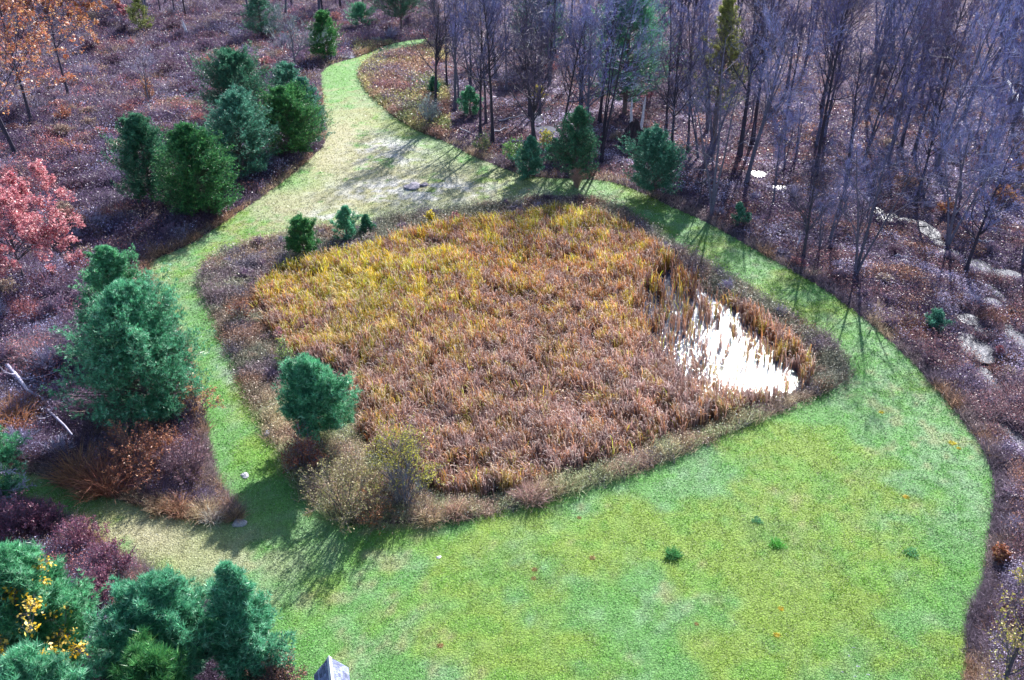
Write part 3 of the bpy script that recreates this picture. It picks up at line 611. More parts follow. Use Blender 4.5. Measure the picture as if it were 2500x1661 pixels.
bare(345,245,120,95,'small silvery bare tree with reddish leaves at its foot in the swamp',25,twig=(.42,.38,.50),clear=.4,limbs=12,steep=.7)
bare(682,160,45,115,'round lichen grey tree between pines and cedar',26,twig=(.30,.34,.36),clear=.15,limbs=24,steep=.5,fine=4,tw=.035)
bare(2290,1625,1385,190,'small tree with yellowing leaves in the lower right corner',27,name='sapling',leaves=[(.45,.42,.08),(.40,.30,.08),(.50,.36,.18)],nleaf=1500,lsize=.14,clear=.3,limbs=14,steep=.45,bark=(.10,.09,.12),tw=.014,twig=(.22,.18,.20))
bare(128,1625,1400,260,'thin tree dotted with bright yellow leaves before the large pale pine',28,name='sapling',leaves=[(.85,.55,.03),(.90,.65,.15)],nleaf=1500,lsize=.2,clear=.25,limbs=12,steep=.5,tw=.012,twig=(.2,.18,.2))
bare(282,60,10,30,'small crimson leaved tree at the top left treeline',29,name='maple_tree',cat='maple tree',leaves=RED,nleaf=1500,lsize=.5,limbs=8,clear=.3)
bare(15,1180,1060,130,'pale bare tangle at the left edge in front of a pine',30,twig=(.40,.38,.50),clear=.05,limbs=14,steep=.2,spread=1.3)
# ------------------------------------------------------------------ the wood: named front trunks, then the crowd
WOODB = (.13, .12, .17)
TW = [(.12,.12,.24), (.25,.26,.50), (.11,.085,.15), (.20,.21,.42), (.18,.12,.19), (.30,.31,.54), (.13,.13,.28), (.18,.13,.19)]
BK = [(.08,.07,.10), (.15,.14,.20), (.05,.043,.065), (.11,.10,.15)]
front = [(1120,282,-70,120,1,'thick grey trunk beside the small dark green pine'),
 (1058,232,-90,110,1,'bare tree left of the thick grey trunk'),
 (1030,200,-100,100,1,'first bare tree of the wood beside the far meadow'),
 (1085,215,-110,110,2,'forked bare tree behind the thick grey trunk'),
 (1220,268,-80,120,1,'bare tree right of the ditch log'),
 (1245,258,-80,90,1,'slim dark bare tree beside the yellow shrub'),
 (1385,375,-30,240,3,'many stemmed bare tree with a wide silvery crown behind the open pine'),
 (1168,212,-80,100,1,'bare tree midway between the two thick trunks'),
 (1585,350,-40,120,2,'pair of leaning bare stems right of the upturned roots'),
 (1640,498,60,220,3,'leaning bare tree that throws spoke like shadows on the right path'),
 (1535,305,-60,110,1,'bare tree rising behind the upturned roots'),
 (1970,640,285,250,3,'spreading bare tree right above the narrow right path'),
 (1850,600,380,120,1,'short crooked bare tree by the bleached stump'),
 (2185,560,225,280,3,'wide crowned bare tree beside the stream puddles'),
 (2225,625,300,110,1,'thin bare pole tree right of the stream'),
 (1880,340,-20,140,1,'thick leaning dark trunk deep in the right wood'),
 (1990,375,-40,160,2,'forked bare tree behind the spreading one'),
 (2060,300,-60,140,1,'dark upright trunk in the upper right wood'),
 (2110,470,60,150,1,'grey bare tree above the puddles')]
for i, (px, py, pt, w_, fk, lab) in enumerate(front):
    bare(px, py, pt, w_*1.15, lab, 300+i, forks=fk, clear=.26, limbs=26, steep=.5, trad=.18, bark=BK[i % 4], twig=TW[(i*3+1) % 7], tw=.016, fine=4, group='bare trees of the wood', lean=.02+.02*(i % 3))
protos = []
for i in range(8):
    H = 19+i*.6; tb, cb, lb = bare_meshes(H, 9.5+(i % 3)*2.2, 400+i, clear=.30+.04*(i % 3), limbs=22+2*(i % 4), steep=.75, forks=1+(i % 4 == 3)+(i == 5), bark=BK[i % 4], twig=TW[i], tw=.026, fine=4, lean=.07, leaves=(ORG if i == 7 else None), nleaf=(3600 if i == 7 else 0), lsize=.36, trad=.24+.03*(i % 3))
    tm = tb.mesh('trunk', True); tm.materials.append(M_BARK); cm = cb.mesh('crown'); cm.materials.append(M_TWIG); lm = None
    if lb: lm = lb.mesh('leaves'); lm.materials.append(M_LEAF)
    protos.append((tm, cm, lm))
taken = [G(f[0], f[1]) for f in front]+[G(a_, b_) for a_ in range(1395, 1500, 12) for b_ in (330, 350, 370, 390)]+[G(1452, 318)]; placed = 0; tries = 0
rr = np.random.default_rng(12)
LAB = {'sapling': 'small bare understorey tree between the taller trunks of the right wood', 'near': 'slender bare grey tree near the edge of the right wood', 'far': 'slender bare grey tree deep in the hazy back of the wood', 'left': 'thin bare tree in the treeline beyond the swamp', 'leafy': 'tall tree in the back wood still holding orange leaves'}
cand = sample_px(9000, 120, 2560, -160, 560, rr); sapl = sample_px(44, 1560, 2400, 260, 640, rr); n_s = len(sapl); cand = np.concatenate([sapl, sample_px(60, 330, 960, -60, 45, rr), cand]); cpx = cand
a = sdf(cand, LAWN_OUT)[0]
for j in range(len(cand)):
    if placed >= 272: break
    x, y = cand[j]; z0 = 0
    dpt = depth_at(x, y); sx = 1180+F*x/dpt; sy = 784-F*(y*S-CAM_H*C_)/dpt
    if a[j] < 2.0: continue
    if sx < 980 and sy > 48: continue
    small = j < n_s
    if not small and sx > 1960 and sy > 380+.1*(sx-1960): continue
    if not small and sx > 1560 and sy > 430: continue
    md = 3.0 if y < 125 else 4.3
    if y > 235 and rr.random() < .4: continue
    if any((x-q[0])**2+(y-q[1])**2 < md*md for q in taken): continue
    taken.append((x, y)); k = int(rr.integers(0, 8)); leafy = False
    if small and sx < 1600: continue
    if small: k = int(rr.choice([1, 3, 5, 0]))
    if k == 7 and not (sx > 2120 and sy < 200 or rr.random() < .12): k = int(rr.integers(0, 7))
    tm, cm, lm = protos[k]; s = rr.uniform(.32, .55) if small else rr.uniform(.68, 1.08)
    kind = 'sapling' if small else 'leafy' if k == 7 else ('left' if sx < 980 else ('near' if y < 125 else 'far'))
    t = thing('bare_tree', (x, y, gz(x, y)-.1), LAB[kind], 'tree', {'sapling': 'small understorey trees of the right wood', 'near': 'bare trees at the front of the wood', 'far': 'bare trees at the back of the wood', 'left': 'bare trees beyond the swamp', 'leafy': 'orange leaved trees of the back wood'}[kind], rr.uniform(0, 6.28), (s, s, s*rr.uniform(.9, 1.1)))
    t.rotation_euler[0] = rr.normal()*.05; t.rotation_euler[1] = rr.normal()*.05; link('trunk', tm, None, t); c_ = link('crown', cm, None, t)
    if lm: link('leaves', lm, None, c_)
    placed += 1
print('wood trees', placed)
# ------------------------------------------------------------------ shrubs with a look of their own
shrub(935,1120,985,190,'big round bush with yellow green leaves on the near pond corner',leaves=[(.55,.52,.06),(.45,.42,.08),(.34,.32,.10)],nleaf=3600,lsize=.12,stems=34,twig=(.22,.20,.22))
shrub(800,1195,1050,200,'sprawling olive bush left of the yellow green one',leaves=[(.36,.36,.12),(.30,.26,.12),(.42,.36,.20)],nleaf=4200,lsize=.11,stems=34,twig=(.25,.20,.18))
shrub(930,1170,1075,110,'leafless grey bush under the yellow green one',stems=30,twig=(.20,.19,.24))
shrub(705,1085,1000,110,'rusty leaved bush under the round bank pine',leaves=RST,nleaf=2200,lsize=.12,stems=24)
shrub(860,1200,1135,130,'brown brush at the tip of the near pond corner',leaves=RST,nleaf=1200,lsize=.10,stems=24,twig=(.20,.16,.15))
shrub(975,1140,1115,40,'pale mint tuft beside the near pond corner',leaves=[(.55,.66,.62),(.45,.60,.52)],nleaf=320,lsize=.10,stems=12)
shrub(993,520,488,30,'bright yellow little bush on the far bank',leaves=[(.70,.62,.04),(.60,.50,.05)],nleaf=500,lsize=.2,stems=12)
shrub(1051,512,490,24,'small scarlet bush on the far bank',leaves=RED,nleaf=260,lsize=.2,stems=10)
shrub(660,850,780,40,'lime green seedlings on the left bank behind the round pine',leaves=[(.28,.42,.10),(.36,.46,.14)],nleaf=800,lsize=.12,stems=14)
shrub(648,790,745,30,'dull red sprig on the left bank',leaves=RED,nleaf=260,lsize=.12,stems=10)
shrub(560,740,690,60,'orange brown dogwood on the left bank',leaves=RST,nleaf=900,lsize=.12,stems=18)
shrub(990,292,222,56,'silvery grey bush at the corner of the far clearing',leaves=[(.42,.48,.46),(.34,.42,.38)],nleaf=1800,lsize=.16,stems=24,twig=(.3,.3,.34))
shrub(1185,385,312,58,'leafy green bush beside the young spruce',leaves=[(.16,.38,.07),(.22,.42,.10),(.12,.28,.08)],nleaf=2200,lsize=.18,stems=24)
shrub(1115,352,306,60,'olive bush on the verge of the far clearing',leaves=[(.30,.36,.12),(.22,.28,.10)],nleaf=1300,lsize=.16,stems=22)
shrub(1255,345,306,50,'low yellow bush behind the young spruce',leaves=[(.72,.66,.06),(.58,.52,.10)],nleaf=900,lsize=.18,stems=18)
shrub(1240,232,192,36,'golden leaved shrub between two slim trunks',leaves=YEL,nleaf=700,lsize=.3,stems=14)
shrub(1330,432,388,34,'pinkish tuft of dry grass at the foot of the see through pine',name='grass_clump',cat='grass clump',stems=60,twig=(.46,.28,.24),dome=.3)
shrub(650,1610,1500,120,'dark bronze bush left of the shed',leaves=[(.26,.14,.14),(.18,.12,.14),(.40,.18,.12)],nleaf=5200,lsize=.09,stems=36,twig=(.16,.11,.12))
for (px, py, pt, w_, lab, L_) in [(460,285,262,50,'crimson bush beside the back pines',PNK),(185,622,578,55,'bright pink bush behind the biggest pine top',PNK),(126,650,612,28,'small scarlet bush near the maple trunk',RED),(150,350,325,60,'salmon bush in the upper left swamp',ORG),(150,285,250,45,'small orange bush in the upper left swamp',ORG),
   (345,235,170,24,'orange leaved stem beside the silvery bare tree',ORG),(25,420,380,50,'pink leaved bush above the red maple',PNK),(470,150,128,40,'orange tinted bush in the far swamp',ORG),(305,103,88,20,'tiny scarlet bush in the far swamp',RED),(1495,240,190,45,'pink leaved sapling deep in the wood',PNK),(1270,175,140,40,'rose leaved sapling among trunks',PNK),
   (2300,1300,1262,50,'reddish bush at the right lawn edge',RST),(2320,465,430,60,'orange leaved bush at the right edge',ORG),(2180,490,455,40,'pale orange bush above the stream',ORG),(2300,820,800,20,'small red sprig in the right brush',RED),(20,1200,1160,60,'red tinged bush at the lower left edge',RED)]:
    shrub(px, py, pt, w_, lab, leaves=L_, nleaf=900, lsize=.17, stems=16, twig=(.20, .13, .17))
shrub(455,960,880,110,'copper leaved sapling between the biggest pine and the path',leaves=[(.60,.30,.14),(.50,.22,.10),(.66,.42,.26)],nleaf=1500,lsize=.13,stems=18)
shrub(330,1090,1000,220,'rust brown thicket under the biggest pine',leaves=RST,nleaf=5000,lsize=.11,stems=40,twig=(.20,.12,.12))
shrub(430,1105,1020,150,'purple brown bush on the point beside the path',leaves=[(.22,.13,.17),(.28,.15,.17)],nleaf=2600,lsize=.10,stems=34,twig=(.22,.14,.18))
for (px, py, pt, w_, lab) in [(110,1215,1165,110,'maroon bush at the left end of the lower hedge'),(190,1270,1205,110,'maroon bush second along the lower hedge'),(265,1335,1255,110,'maroon bush third along the lower hedge'),(235,1400,1320,90,'maroon bush beside the large pale pine'),(50,1230,1150,110,'purple twiggy bush at the lower left edge')]:
    shrub(px, py, pt, w_*1.15, lab, group='maroon bushes of the lower hedge', leaves=[(.26,.09,.15),(.34,.12,.16),(.20,.10,.16)], nleaf=3800, lsize=.09, stems=34, twig=(.20,.12,.19))
# individual bushes of the swamp and of the wet wood, copied from a few grown ones
def shrub_proto(seed, **kw):
    sb, lb = shrub_bags(1.7, 2.6, seed, **kw); sm_ = sb.mesh('stems'); sm_.materials.append(M_TWIG); lm_ = None
    if lb: lm_ = lb.mesh('leaves'); lm_.materials.append(M_LEAF)
    return sm_, lm_
BUSH = [(shrub_proto(801, twig=(.30,.24,.34), leaves=[(.30,.17,.24),(.22,.13,.20)], nleaf=900, lsize=.12, tw=.028), 'purple twiggy bush in the swamp thicket', 'purple bushes of the swamp'),
        (shrub_proto(802, twig=(.40,.36,.48), tw=.028), 'bare lavender grey bush in the swamp thicket', 'bare grey bushes of the swamp'),
        (shrub_proto(803, twig=(.24,.15,.18), leaves=[(.60,.24,.22),(.48,.16,.16),(.66,.36,.30)], nleaf=900, lsize=.15, tw=.026), 'salmon red bush in the swamp thicket', 'red leaved bushes of the swamp'),
        (shrub_proto(804, twig=(.28,.20,.20), leaves=[(.50,.38,.26),(.60,.50,.40),(.36,.24,.20)], nleaf=900, lsize=.13, tw=.026), 'tan leaved bush in the swamp thicket', 'tan bushes of the swamp'),
        (shrub_proto(805, twig=(.16,.10,.15), leaves=[(.20,.10,.15),(.15,.09,.13)], nleaf=1500, lsize=.12, tw=.028), 'dark maroon bush in the swamp thicket', 'maroon bushes of the swamp')]
rs_ = np.random.default_rng(31); cs = sample_px(6000, -40, 1000, 45, 1330, rs_); aa = sdf(cs, LAWN_OUT)[0]; bb = sdf(cs, BANK)[0]; tk = []
for j in range(len(cs)):
    if len(tk) >= 125: break
    x, y = cs[j]; qx, qy = PX(x, y)
    if aa[j] < 1.6 or bb[j] < 1 or qx > 960 or (840 < qy and qx > 150) or (qx > 800 and qy > 90): continue
    if any((x-q[0])**2+(y-q[1])**2 < 2.6**2 for q in tk): continue
    tk.append((x, y)); f = fbm(np.array([x]), np.array([y]), 12, 303)[0]
    redz = 180 < qy < 480 and qx < 480
    k = int(rs_.choice(5, p=([.22,.20,.24,.16,.18] if redz else [.32,.28,.05,.10,.25])))
    (sm_, lm_), lab, grp = BUSH[k]; s_ = rs_.uniform(.8, 1.35)*(1+.35*(qy < 200)); t = thing('shrub', (x, y, gz(x, y)-.03), lab, 'shrub', grp, rs_.uniform(0, 6.28), (s_*rs_.uniform(.9, 1.4), s_, s_*rs_.uniform(.7, 1.05)))
    link('stems', sm_, None, t)
    if lm_: link('leaves', lm_, None, t)
cs = sample_px(9000, 1000, 2460, 130, 1600, rs_); aa = sdf(cs, LAWN_OUT)[0]; tk2 = []; LABW = ['purple twiggy bush on the floor of the right wood','bare lavender grey bush on the floor of the right wood','salmon red bush on the floor of the right wood','tan leaved bush on the floor of the right wood','dark maroon bush on the floor of the right wood']
for j in range(len(cs)):
    if len(tk2) >= 85: break
    x, y = cs[j]; qx, qy = PX(x, y)
    if aa[j] < .7 or (len(tk2) < 45 and not (qx > 1650 and aa[j] < 7 and qy > 480)) or puddle_field(np.array([x]), np.array([y]))[0] < .9 or any((x-q[0])**2+(y-q[1])**2 < (2.0 if len(tk2) < 45 else 3.4)**2 for q in tk2): continue
    tk2.append((x, y)); k = int(rs_.choice(5, p=[.3, .32, .06, .14, .18])); (sm_, lm_), lab, grp = BUSH[k]; s_ = rs_.uniform(.5, .85)
    t = thing('shrub', (x, y, gz(x, y)-.03), LABW[k], 'shrub', grp.replace('swamp', 'right wood'), rs_.uniform(0, 6.28), (s_*rs_.uniform(.9, 1.4), s_, s_*rs_.uniform(.6, 1.0)))
    link('stems', sm_, None, t)
    if lm_: link('leaves', lm_, None, t)
cs = sample_px(9000, 440, 1980, 450, 1250, rs_); ab = sdf(cs, BANK)[0]; ap = sdf(cs, POND)[0]; tk3 = []
for j in range(len(cs)):
    if len(tk3) >= 48: break
    x, y = cs[j]; qx, qy = PX(x, y)
    if ab[j] > -.7 or ap[j] < .5 or (qy > 980 and qx < 1050) or any((x-q[0])**2+(y-q[1])**2 < 2.3**2 for q in tk3): continue
    if any(abs(qx-a_)+abs(qy-b_) < 40 for a_, b_ in ((702,595),(800,552),(993,520),(1051,512))): continue
    if qy > 880: continue
    tk3.append((x, y)); k = int(rs_.choice(5, p=[.26, .34, .02, .28, .10])); (sm_, lm_), lab, grp = BUSH[k]; s_ = rs_.uniform(.42, .68)
    t = thing('shrub', (x, y, gz(x, y)-.03), lab.replace('in the swamp thicket', 'on the bank round the cattail pond'), 'shrub', grp.replace('the swamp', 'the pond bank'), rs_.uniform(0, 6.28), (s_*rs_.uniform(.9, 1.5), s_, s_*rs_.uniform(.7, 1.0)))
    link('stems', sm_, None, t)
    if lm_: link('leaves', lm_, None, t)
def grass_clump(px, py, pt, w_, lab, col, n=420):
    x, y = G(px, py); H = height_to(x, y, pt); W = width_m(x, y, w_); SSEED[0] += 1; r = np.random.default_rng(SSEED[0]); B = Bag()
    a = r.uniform(0, 6.28, n); q = r.uniform(0, 1, n)**.5*W*.42*(1+.3*np.sin(a*3+SSEED[0])); P = np.stack([np.cos(a)*q, np.sin(a)*q, a*0], 1); D = np.stack([np.cos(a)*q/W*.8, np.sin(a)*q/W*.8, a*0+1], 1)+r.normal(size=(n, 3))*.26
    c = jit(col, n, .2, r); ribbons(B, P, D, H*r.uniform(.35, 1.1, n)*(1-.5*q/(W*.55)), .03, c*.8, np.clip(c*1.3, 0, 1), r.uniform(.1, .45, n), 3, r)
    o = link('grass_clump', B.mesh('grass_clump'), M_LEAF, None, (x, y, gz(x, y)-.03)); return tag(o, lab, 'grass clump')
grass_clump(245,1128,1020,110,'large fox brown clump of arching grass by the fallen trunk',(.42,.20,.12),900)
grass_clump(190,1105,1000,90,'fox brown grass left of the large arching clump',(.38,.18,.11),700)
grass_clump(30,985,900,120,'rusty tall grass at the left edge beside the fallen trunk',(.50,.24,.12),900)
grass_clump(415,1175,1120,70,'straw and rust grass clump on the tip of the left bed',(.46,.27,.17),500)
grass_clump(370,1175,1130,60,'straw grass clump left of the tip of the left bed',(.48,.34,.22),420)
grass_clump(475,1190,1135,60,'straw grass clump at the right tip of the left bed',(.46,.35,.22),420)
grass_clump(540,1195,1155,40,'small tan grass tuft beside the path junction',(.44,.32,.20),300)
grass_clump(490,1200,1160,44,'white bleached grass tuft beside the bare patch',(.68,.62,.55),300)
grass_clump(1225,1150,1085,70,'rosy brown seedy grass clump on the near pond edge',(.44,.28,.26),700)
grass_clump(1050,1190,1135,40,'pinkish grass clump left of the rosy brown one',(.44,.27,.22),360)
grass_clump(990,1200,1140,60,'straw coloured grass clump beside the near pond corner',(.52,.38,.26),360)
grass_clump(1440,1075,1035,40,'brown grass clump on the near pond edge, farthest right',(.36,.27,.24),300)
grass_clump(1550,1282,1258,36,'dark green rank tuft standing in the lawn',(.09,.28,.09),360)
grass_clump(1790,1256,1242,40,'bright green lush tuft right of the dark rank tuft',(.15,.42,.08),360)
grass_clump(1745,1202,1193,26,'blue green tuft in the middle of the lawn',(.14,.36,.20),260)
grass_clump(2100,1276,1264,36,'blue green tuft in the right part of the lawn',(.14,.36,.16),260)
# small orange and yellow weeds dotted over the mown grass
wx = np.random.default_rng(5); B = Bag(); n = 261; a = wx.uniform(0, 6.28, n); D = np.stack([np.cos(a), np.sin(a), a*0+.45], 1)
ribbons(B, np.zeros((n, 3))+wx.normal(size=(n, 3))*np.array([.11, .11, .01]), D, .18*wx.uniform(.5, 1.2, n), .045, jit((.38, .26, .10), n, .3, wx), jit((.50, .34, .16), n, .3, wx), .3, 2, wx)
wme = B.mesh('weed'); wme.materials.append(M_LEAF); wme2 = wme.copy(); c = np.empty(len(wme2.vertices)*4, np.float32); wme2.color_attributes['Col'].data.foreach_get('color', c); c = c.reshape(-1, 4); c[:, :3] = c[:, :3]*np.array([1.5, 1.8, .4]); wme2.color_attributes['Col'].data.foreach_set('color', np.clip(c, 0, 1).ravel())
for i, (px, py, s, k) in enumerate([(2032,948,.9,1),(2195,1020,1.3,1),(2210,1032,.8,1),(2088,1146,1.0,1),(1800,1404,.8,1),(1790,1465,.9,1),(1365,1288,.9,0),(1232,1315,.8,0),(1230,1335,.7,0),(1015,1490,.8,0),(1335,1195,.7,0),(785,1620,.9,0),(1605,1440,.6,0)]):
    x, y = G(px, py); o = bpy.data.objects.new('weed', wme2 if k else wme); COL.objects.link(o); o.location = (x, y, gz(x, y)); o.scale = (s*.75, s*.75, s*.8); o.rotation_euler = (0, 0, i*1.7)
    tag(o, ('yellow' if k else 'rust orange')+' low weed rosette spread flat in the mown lawn', 'weed', ('yellow' if k else 'orange')+' weeds in the lawn')
# ------------------------------------------------------------------ stones, logs, snags, roots
def rock(px, py, w_, h, lab, col=(.34, .36, .44), name='rock', flat=1.0, seed=1, loc=None):
    x, y = G(px, py); W = width_m(x, y, w_); r = np.random.default_rng(seed); n, m = 20, 11
    th = np.arange(n)/n*6.283; ph = np.linspace(0, math.pi, m); V = []
    A_, B_, C0 = r.uniform(0, 6, 3)
    for p in ph:
        for t in th:
            rad = 1+.16*math.sin(t*2+A_)+.10*math.sin(t*3+B_+p*2)+.08*math.sin(p*5+C0+t)+r.normal()*.02
            V.append((math.cos(t)*math.sin(p)*W/2*rad, math.sin(t)*math.sin(p)*W/2*rad*flat, math.copysign(abs(math.cos(p))**.7, math.cos(p))*h*.6*rad+h*.25))
    V = np.array(V); i = np.arange(n*m).reshape(m, n); Q = np.stack([i[:-1], np.roll(i[:-1], -1, 1), np.roll(i[1:], -1, 1), i[1:]], -1).reshape(-1, 4)
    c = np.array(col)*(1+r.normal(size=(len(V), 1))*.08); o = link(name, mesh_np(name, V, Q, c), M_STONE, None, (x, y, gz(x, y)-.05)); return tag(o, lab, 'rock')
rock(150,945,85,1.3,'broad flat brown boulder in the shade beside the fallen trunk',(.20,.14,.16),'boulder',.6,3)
rock(318,1018,18,.45,'grey rock in the rusty thicket',seed=4)
rock(617,1003,16,.4,'small bluish rock where the path meets the bank pine',seed=5)
rock(565,1098,20,.2,'flat white stone lying on the left path',(.42,.42,.46),seed=6)
rock(800,128,42,.25,'flat grey ledge across the far end of the path',(.50,.50,.58),seed=7,flat=1.6)
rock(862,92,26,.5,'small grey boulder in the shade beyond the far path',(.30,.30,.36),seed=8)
rock(952,432,42,.5,'low pale stony hump in the far clearing',(.34,.30,.36),seed=9,flat=.9)
rock(978,428,20,.4,'smaller dark stone touching the pale stony hump',(.22,.19,.25),seed=10)
rock(1012,1286,11,.12,'little white stone in the lawn',(.66,.62,.68),seed=11)
rock(552,1208,30,.25,'whitish stone at the tip of the left bed',(.36,.34,.36),seed=12)
for q, (px, py, w_) in enumerate([(1968,1494,9),(1956,1512,8),(1978,1537,10),(1942,1550,8),(2000,1556,9),(1970,1560,8)]):
    rock(px, py, w_, .07, ['upper flat stone','second flat stone','third flat stone','left flat stone','right flat stone','lowest flat stone'][q]+' of the wet patch low in the lawn', (.36,.37,.44), 'flat_stone', .7, 20+q)
def log(a, b, r0, r1, lab, col, branches=0, za=.2, zb=.15, seed=1, name='fallen_log', cat='log', br=(.35,.8)):
    xa, ya = G(*a); xb, yb = G(*b); r = np.random.default_rng(seed); K = 9; t = np.linspace(0, 1, K)
    p = np.stack([xa+(xb-xa)*t, ya+(yb-ya)*t, gz(xa, ya)+za+(gz(xb, yb)+zb-gz(xa, ya)-za)*t], 1); p[1:-1] += r.normal(size=(K-2, 3))*r0*.6
    o0 = p[0].copy(); p = p-o0; B = Bag(); tubes(B, p[None], (r0*(1-t)+r1*t)[None], 8, jit(col, 1, .02, r))
    root = thing(name, tuple(o0), lab, cat); link('log_trunk', B.mesh('log_trunk', True), M_BARK, root)
    if branches:
        q, rp = sub_branches(p[None], (r0*(1-t)+r1*t)[None], branches, .1, .98, 1.0, .22, 5, r, up=.5)
        for bi in range(len(q)):
            B = Bag(); qq = q[bi:bi+1]; tubes(B, qq, np.clip(rp[bi:bi+1]*.4, .02, .1)[:, None]*np.linspace(1, .35, 5), 4, jit(col, 1, .1, r)); q2, r2 = sub_branches(qq, np.full((1, 5), .03), 4, .3, 1, .7, .5, 4, r, up=.3)
            tubes(B, q2, np.broadcast_to(np.linspace(.02, .01, 4), (len(q2), 4)), 3, jit(col, len(q2), .1, r)); link('branch', B.mesh('branch'), M_BARK, root)
    return root
log((25,868),(172,1020),.17,.07,'long bleached fallen trunk with broken branches at the left edge',(.40,.37,.48),9,1.0,.7,3)
log((2312,200),(2368,272),.22,.38,'white fallen birch trunk at the right edge',(.72,.70,.76),4,1.2,.4,4)
log((1060,303),(1108,318),.10,.07,'thin fallen log at the clearing corner',(.48,.44,.48),0,.4,.2,5)
log((1128,312),(1172,295),.16,.10,'pale fallen log leading to the thick grey trunk',(.52,.48,.54),3,.3,.3,6)
log((1285,292),(1328,291),.14,.10,'short pale log across the ditch',(.60,.56,.62),0,.4,.4,7)
log((1150,280),(1215,268),.12,.07,'weathered log between the ditch and the thick trunk',(.42,.38,.44),4,.3,.3,8)
rl = np.random.default_rng(44)
for q, (px, py) in enumerate([(1180,330),(1400,300),(1560,300),(1700,330),(1640,420),(1760,470),(1830,520),(1900,480),(1960,560),(2060,600),(2130,650),(2200,700),(2290,560),(2330,720),(1350,230),(1800,260),(2250,400),(2080,380)]):
    dx, dy = rl.uniform(25, 60)*rl.choice([-1, 1]), rl.uniform(-16, 16)
    o = log((px, py), (px+dx, py+dy), rl.uniform(.09, .17), .05, 'weathered fallen trunk lying in the leaves of the right wood', [(.40,.37,.44),(.22,.19,.22),(.32,.28,.36)][q % 3], 3, .35, .25, 60+q); o['group'] = 'fallen trunks on the wood floor'
def snag(px, py, pt, rad, lab, col=(.74, .72, .78), seed=1, forks=1, lean=.08, name='dead_snag', z0=0.0):
    x, y = G(px, py); H = height_to(x, y, pt); r = np.random.default_rng(seed); B = Bag(); K = 7; t = np.linspace(0, 1, K)
    a = r.uniform(0, 6.28); p = np.stack([math.cos(a)*lean*H*t, math.sin(a)*lean*H*t, t*H], 1)+r.normal(size=(K, 3))*.05; rr2 = rad*(1-.55*t); rr2[-1] *= .4
    tubes(B, p[None], rr2[None], 7, jit(col, 1, .02, r)); q, rp = sub_branches(p[None], rr2[None], 4, .35, .95, .9, .3, 4, r, up=.4); tubes(B, q, np.clip(rp*.4, .02, .1)[:, None]*np.linspace(1, .4, 4), 4, jit(col, len(q), .08, r))
    return tag(link(name, B.mesh(name, True), M_BARK, None, (x, y, gz(x, y)-.1)), lab, 'dead tree')
snag(430,80,48,.35,'white broken snag standing in the far swamp',seed=1)
snag(1452,318,225,.28,'left of two white broken stems above the upturned roots',seed=2)
snag(1475,316,222,.28,'right of two white broken stems above the upturned roots',seed=3)
snag(345,262,235,.15,'short white stub at the foot of the silvery bare tree',seed=4)
snag(1835,580,530,.12,'bleached crooked stump beside the short bare tree',(.55,.52,.66),5)
# upturned root plate
x, y = G(1458, 338); r = np.random.default_rng(77); n, m = 28, 14; V = []
for p in np.linspace(0, math.pi/2*1.15, m):
    for t in np.arange(n)/n*6.283:
        q = 1+.18*math.sin(3*t+1)+.12*math.sin(5*t+p*4)+r.normal()*.05; V.append((math.cos(t)*p/1.8*3.6*q, math.sin(t)*p/1.8*2.0*q, (math.cos(p)**3 if p < 1.57 else -.1)*3.0*q+r.normal()*.15))
V = np.array(V); i = np.arange(n*m).reshape(m, n); Q = np.stack([i[:-1], np.roll(i[:-1], -1, 1), np.roll(i[1:], -1, 1), i[1:]], -1).reshape(-1, 4)
rt = thing('upturned_roots', (x, y, gz(x, y)-.1), 'dark mound of earth and upturned roots under two white stems', 'roots')
link('soil_mound', mesh_np('soil_mound', V, Q, jit((.06, .045, .055), len(V), .15, r)), M_STONE, rt)
B = Bag(); n = 46; a = r.uniform(0, 6.28, n); s0 = np.stack([np.cos(a)*2.2, np.sin(a)*1.1, r.uniform(.3, 2.2, n)], 1); K = 4
pth = np.stack([s0*(1+q*.35)+r.normal(size=(n, 3))*.15*(q > 0)+np.array([0, 0, .5*q]) for q in np.linspace(0, 1, K)], 1); tubes(B, pth, np.broadcast_to(np.linspace(.06, .015, K), (n, K)), 3, jit((.22, .18, .20), n, .15, r))
link('roots', B.mesh('roots'), M_BARK, rt)
# ------------------------------------------------------------------ shed at the bottom edge: shingled gable roof with a pale ridge cap
def quadbox(B, c, sz, col):
    c = np.array(c); s = np.array(sz)/2; v = np.array([[i, j, k] for i in (-1, 1) for j in (-1, 1) for k in (-1, 1)])*s+c
    B.add(v, [[0, 1, 3, 2], [4, 6, 7, 5], [0, 4, 5, 1], [2, 3, 7, 6], [0, 2, 6, 4], [1, 5, 7, 3]], None, col)
ROOF_Z = 3.6
x, y = G(758, 1514, ROOF_Z); shed = thing('shed', (x, y, 0), 'little shed with grey shingled gable roof and pale ridge cap at the bottom edge', 'shed', rz=R(15))
HW, LEN, DROP = .84, 4.2, 1.08; eave = ROOF_Z-DROP; B = Bag(); rs = np.random.default_rng(9)
for i, (cx, cy, sx, sy) in enumerate([(0, -LEN/2, 2*HW-.3, LEN-.4)]):
    quadbox(B, (cx, cy, eave/2-.02), (sx, sy, eave-.1), (.38, .34, .30))
g0 = -.22; V = [(-HW+.16, g0, eave-.1), (HW-.16, g0, eave-.1), (0, g0, ROOF_Z-.16), (-HW+.16, -LEN+.22, eave-.1), (HW-.16, -LEN+.22, eave-.1), (0, -LEN+.22, ROOF_Z-.16)]
B.add(V, [[0, 1, 4, 3], [1, 2, 5, 4], [2, 0, 3, 5]], [[0, 2, 1], [3, 4, 5]], (.38, .34, .30)); link('wall', B.mesh('wall'), M_STONE, shed)
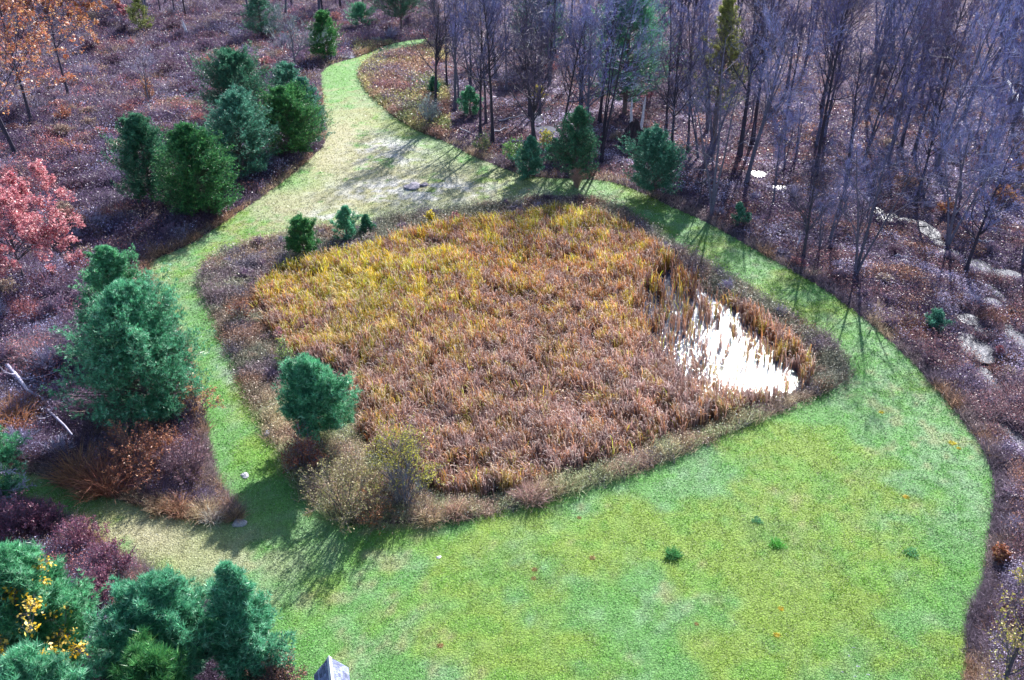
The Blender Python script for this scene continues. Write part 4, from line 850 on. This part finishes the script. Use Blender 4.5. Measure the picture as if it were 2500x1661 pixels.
def slope_pt(s, u, v, h):      # s side, u along slope 0..1 from ridge, v along ridge, h lift
    nx, nz = DROP, HW; L = math.hypot(nx, nz); return np.array([s*(u*HW+nx/L*h), -v, ROOF_Z-u*DROP+nz/L*h])
for s in (-1, 1):
    B = Bag(); v8 = [slope_pt(s, 0, 0, -.05), slope_pt(s, 1, 0, -.05), slope_pt(s, 1, LEN, -.05), slope_pt(s, 0, LEN, -.05), slope_pt(s, 0, 0, 0), slope_pt(s, 1, 0, 0), slope_pt(s, 1, LEN, 0), slope_pt(s, 0, LEN, 0)]
    B.add(v8, [[0, 1, 2, 3], [4, 7, 6, 5], [0, 4, 5, 1], [1, 5, 6, 2], [2, 6, 7, 3], [3, 7, 4, 0]], None, (.16, .17, .26))
    rows = 8
    for k in range(rows):
        v = rs.uniform(-.2, 0)
        while v < LEN:
            wv = rs.uniform(.16, .34); v1 = max(v, 0); v2 = min(v+wv-.012, LEN); u1 = k/rows; u2 = min(1.0, (k+1)/rows+.0)
            if v2 > v1+.02:
                h0, h1 = .006+rs.uniform(0, .003), .026+rs.uniform(0, .010); c = np.array((.20, .22, .36))*rs.uniform(.55, 1.7)
                q = [slope_pt(s, u1, v1, h0), slope_pt(s, u1, v2, h0), slope_pt(s, u2+.01, v2, h1), slope_pt(s, u2+.01, v1, h1), slope_pt(s, u2+.01, v2, .001), slope_pt(s, u2+.01, v1, .001), slope_pt(s, u1, v1, .001), slope_pt(s, u1, v2, .001)]
                B.add(q, [[0, 1, 2, 3], [3, 2, 4, 5], [0, 3, 5, 6], [1, 7, 4, 2]], None, c)
            v += wv
    link('roof_slope', B.mesh('roof_slope'), M_STONE, shed)
B = Bag(); a_, b_ = .13, .13
V = [(-a_, .03, ROOF_Z+.045-a_*DROP/HW), (0, .03, ROOF_Z+.065), (a_, .03, ROOF_Z+.045-a_*DROP/HW), (-a_, -LEN-.03, ROOF_Z+.045-a_*DROP/HW), (0, -LEN-.03, ROOF_Z+.065), (a_, -LEN-.03, ROOF_Z+.045-a_*DROP/HW)]
V2 = [(p[0], p[1], p[2]-.03) for p in V]; B.add(V+V2, [[0, 1, 4, 3], [1, 2, 5, 4], [6, 9, 10, 7], [7, 10, 11, 8], [0, 6, 7, 1], [1, 7, 8, 2], [0, 3, 9, 6], [2, 8, 11, 5], [3, 4, 10, 9], [4, 5, 11, 10]], None, (.72, .72, .80))
link('ridge_cap', B.mesh('ridge_cap'), M_STONE, shed)
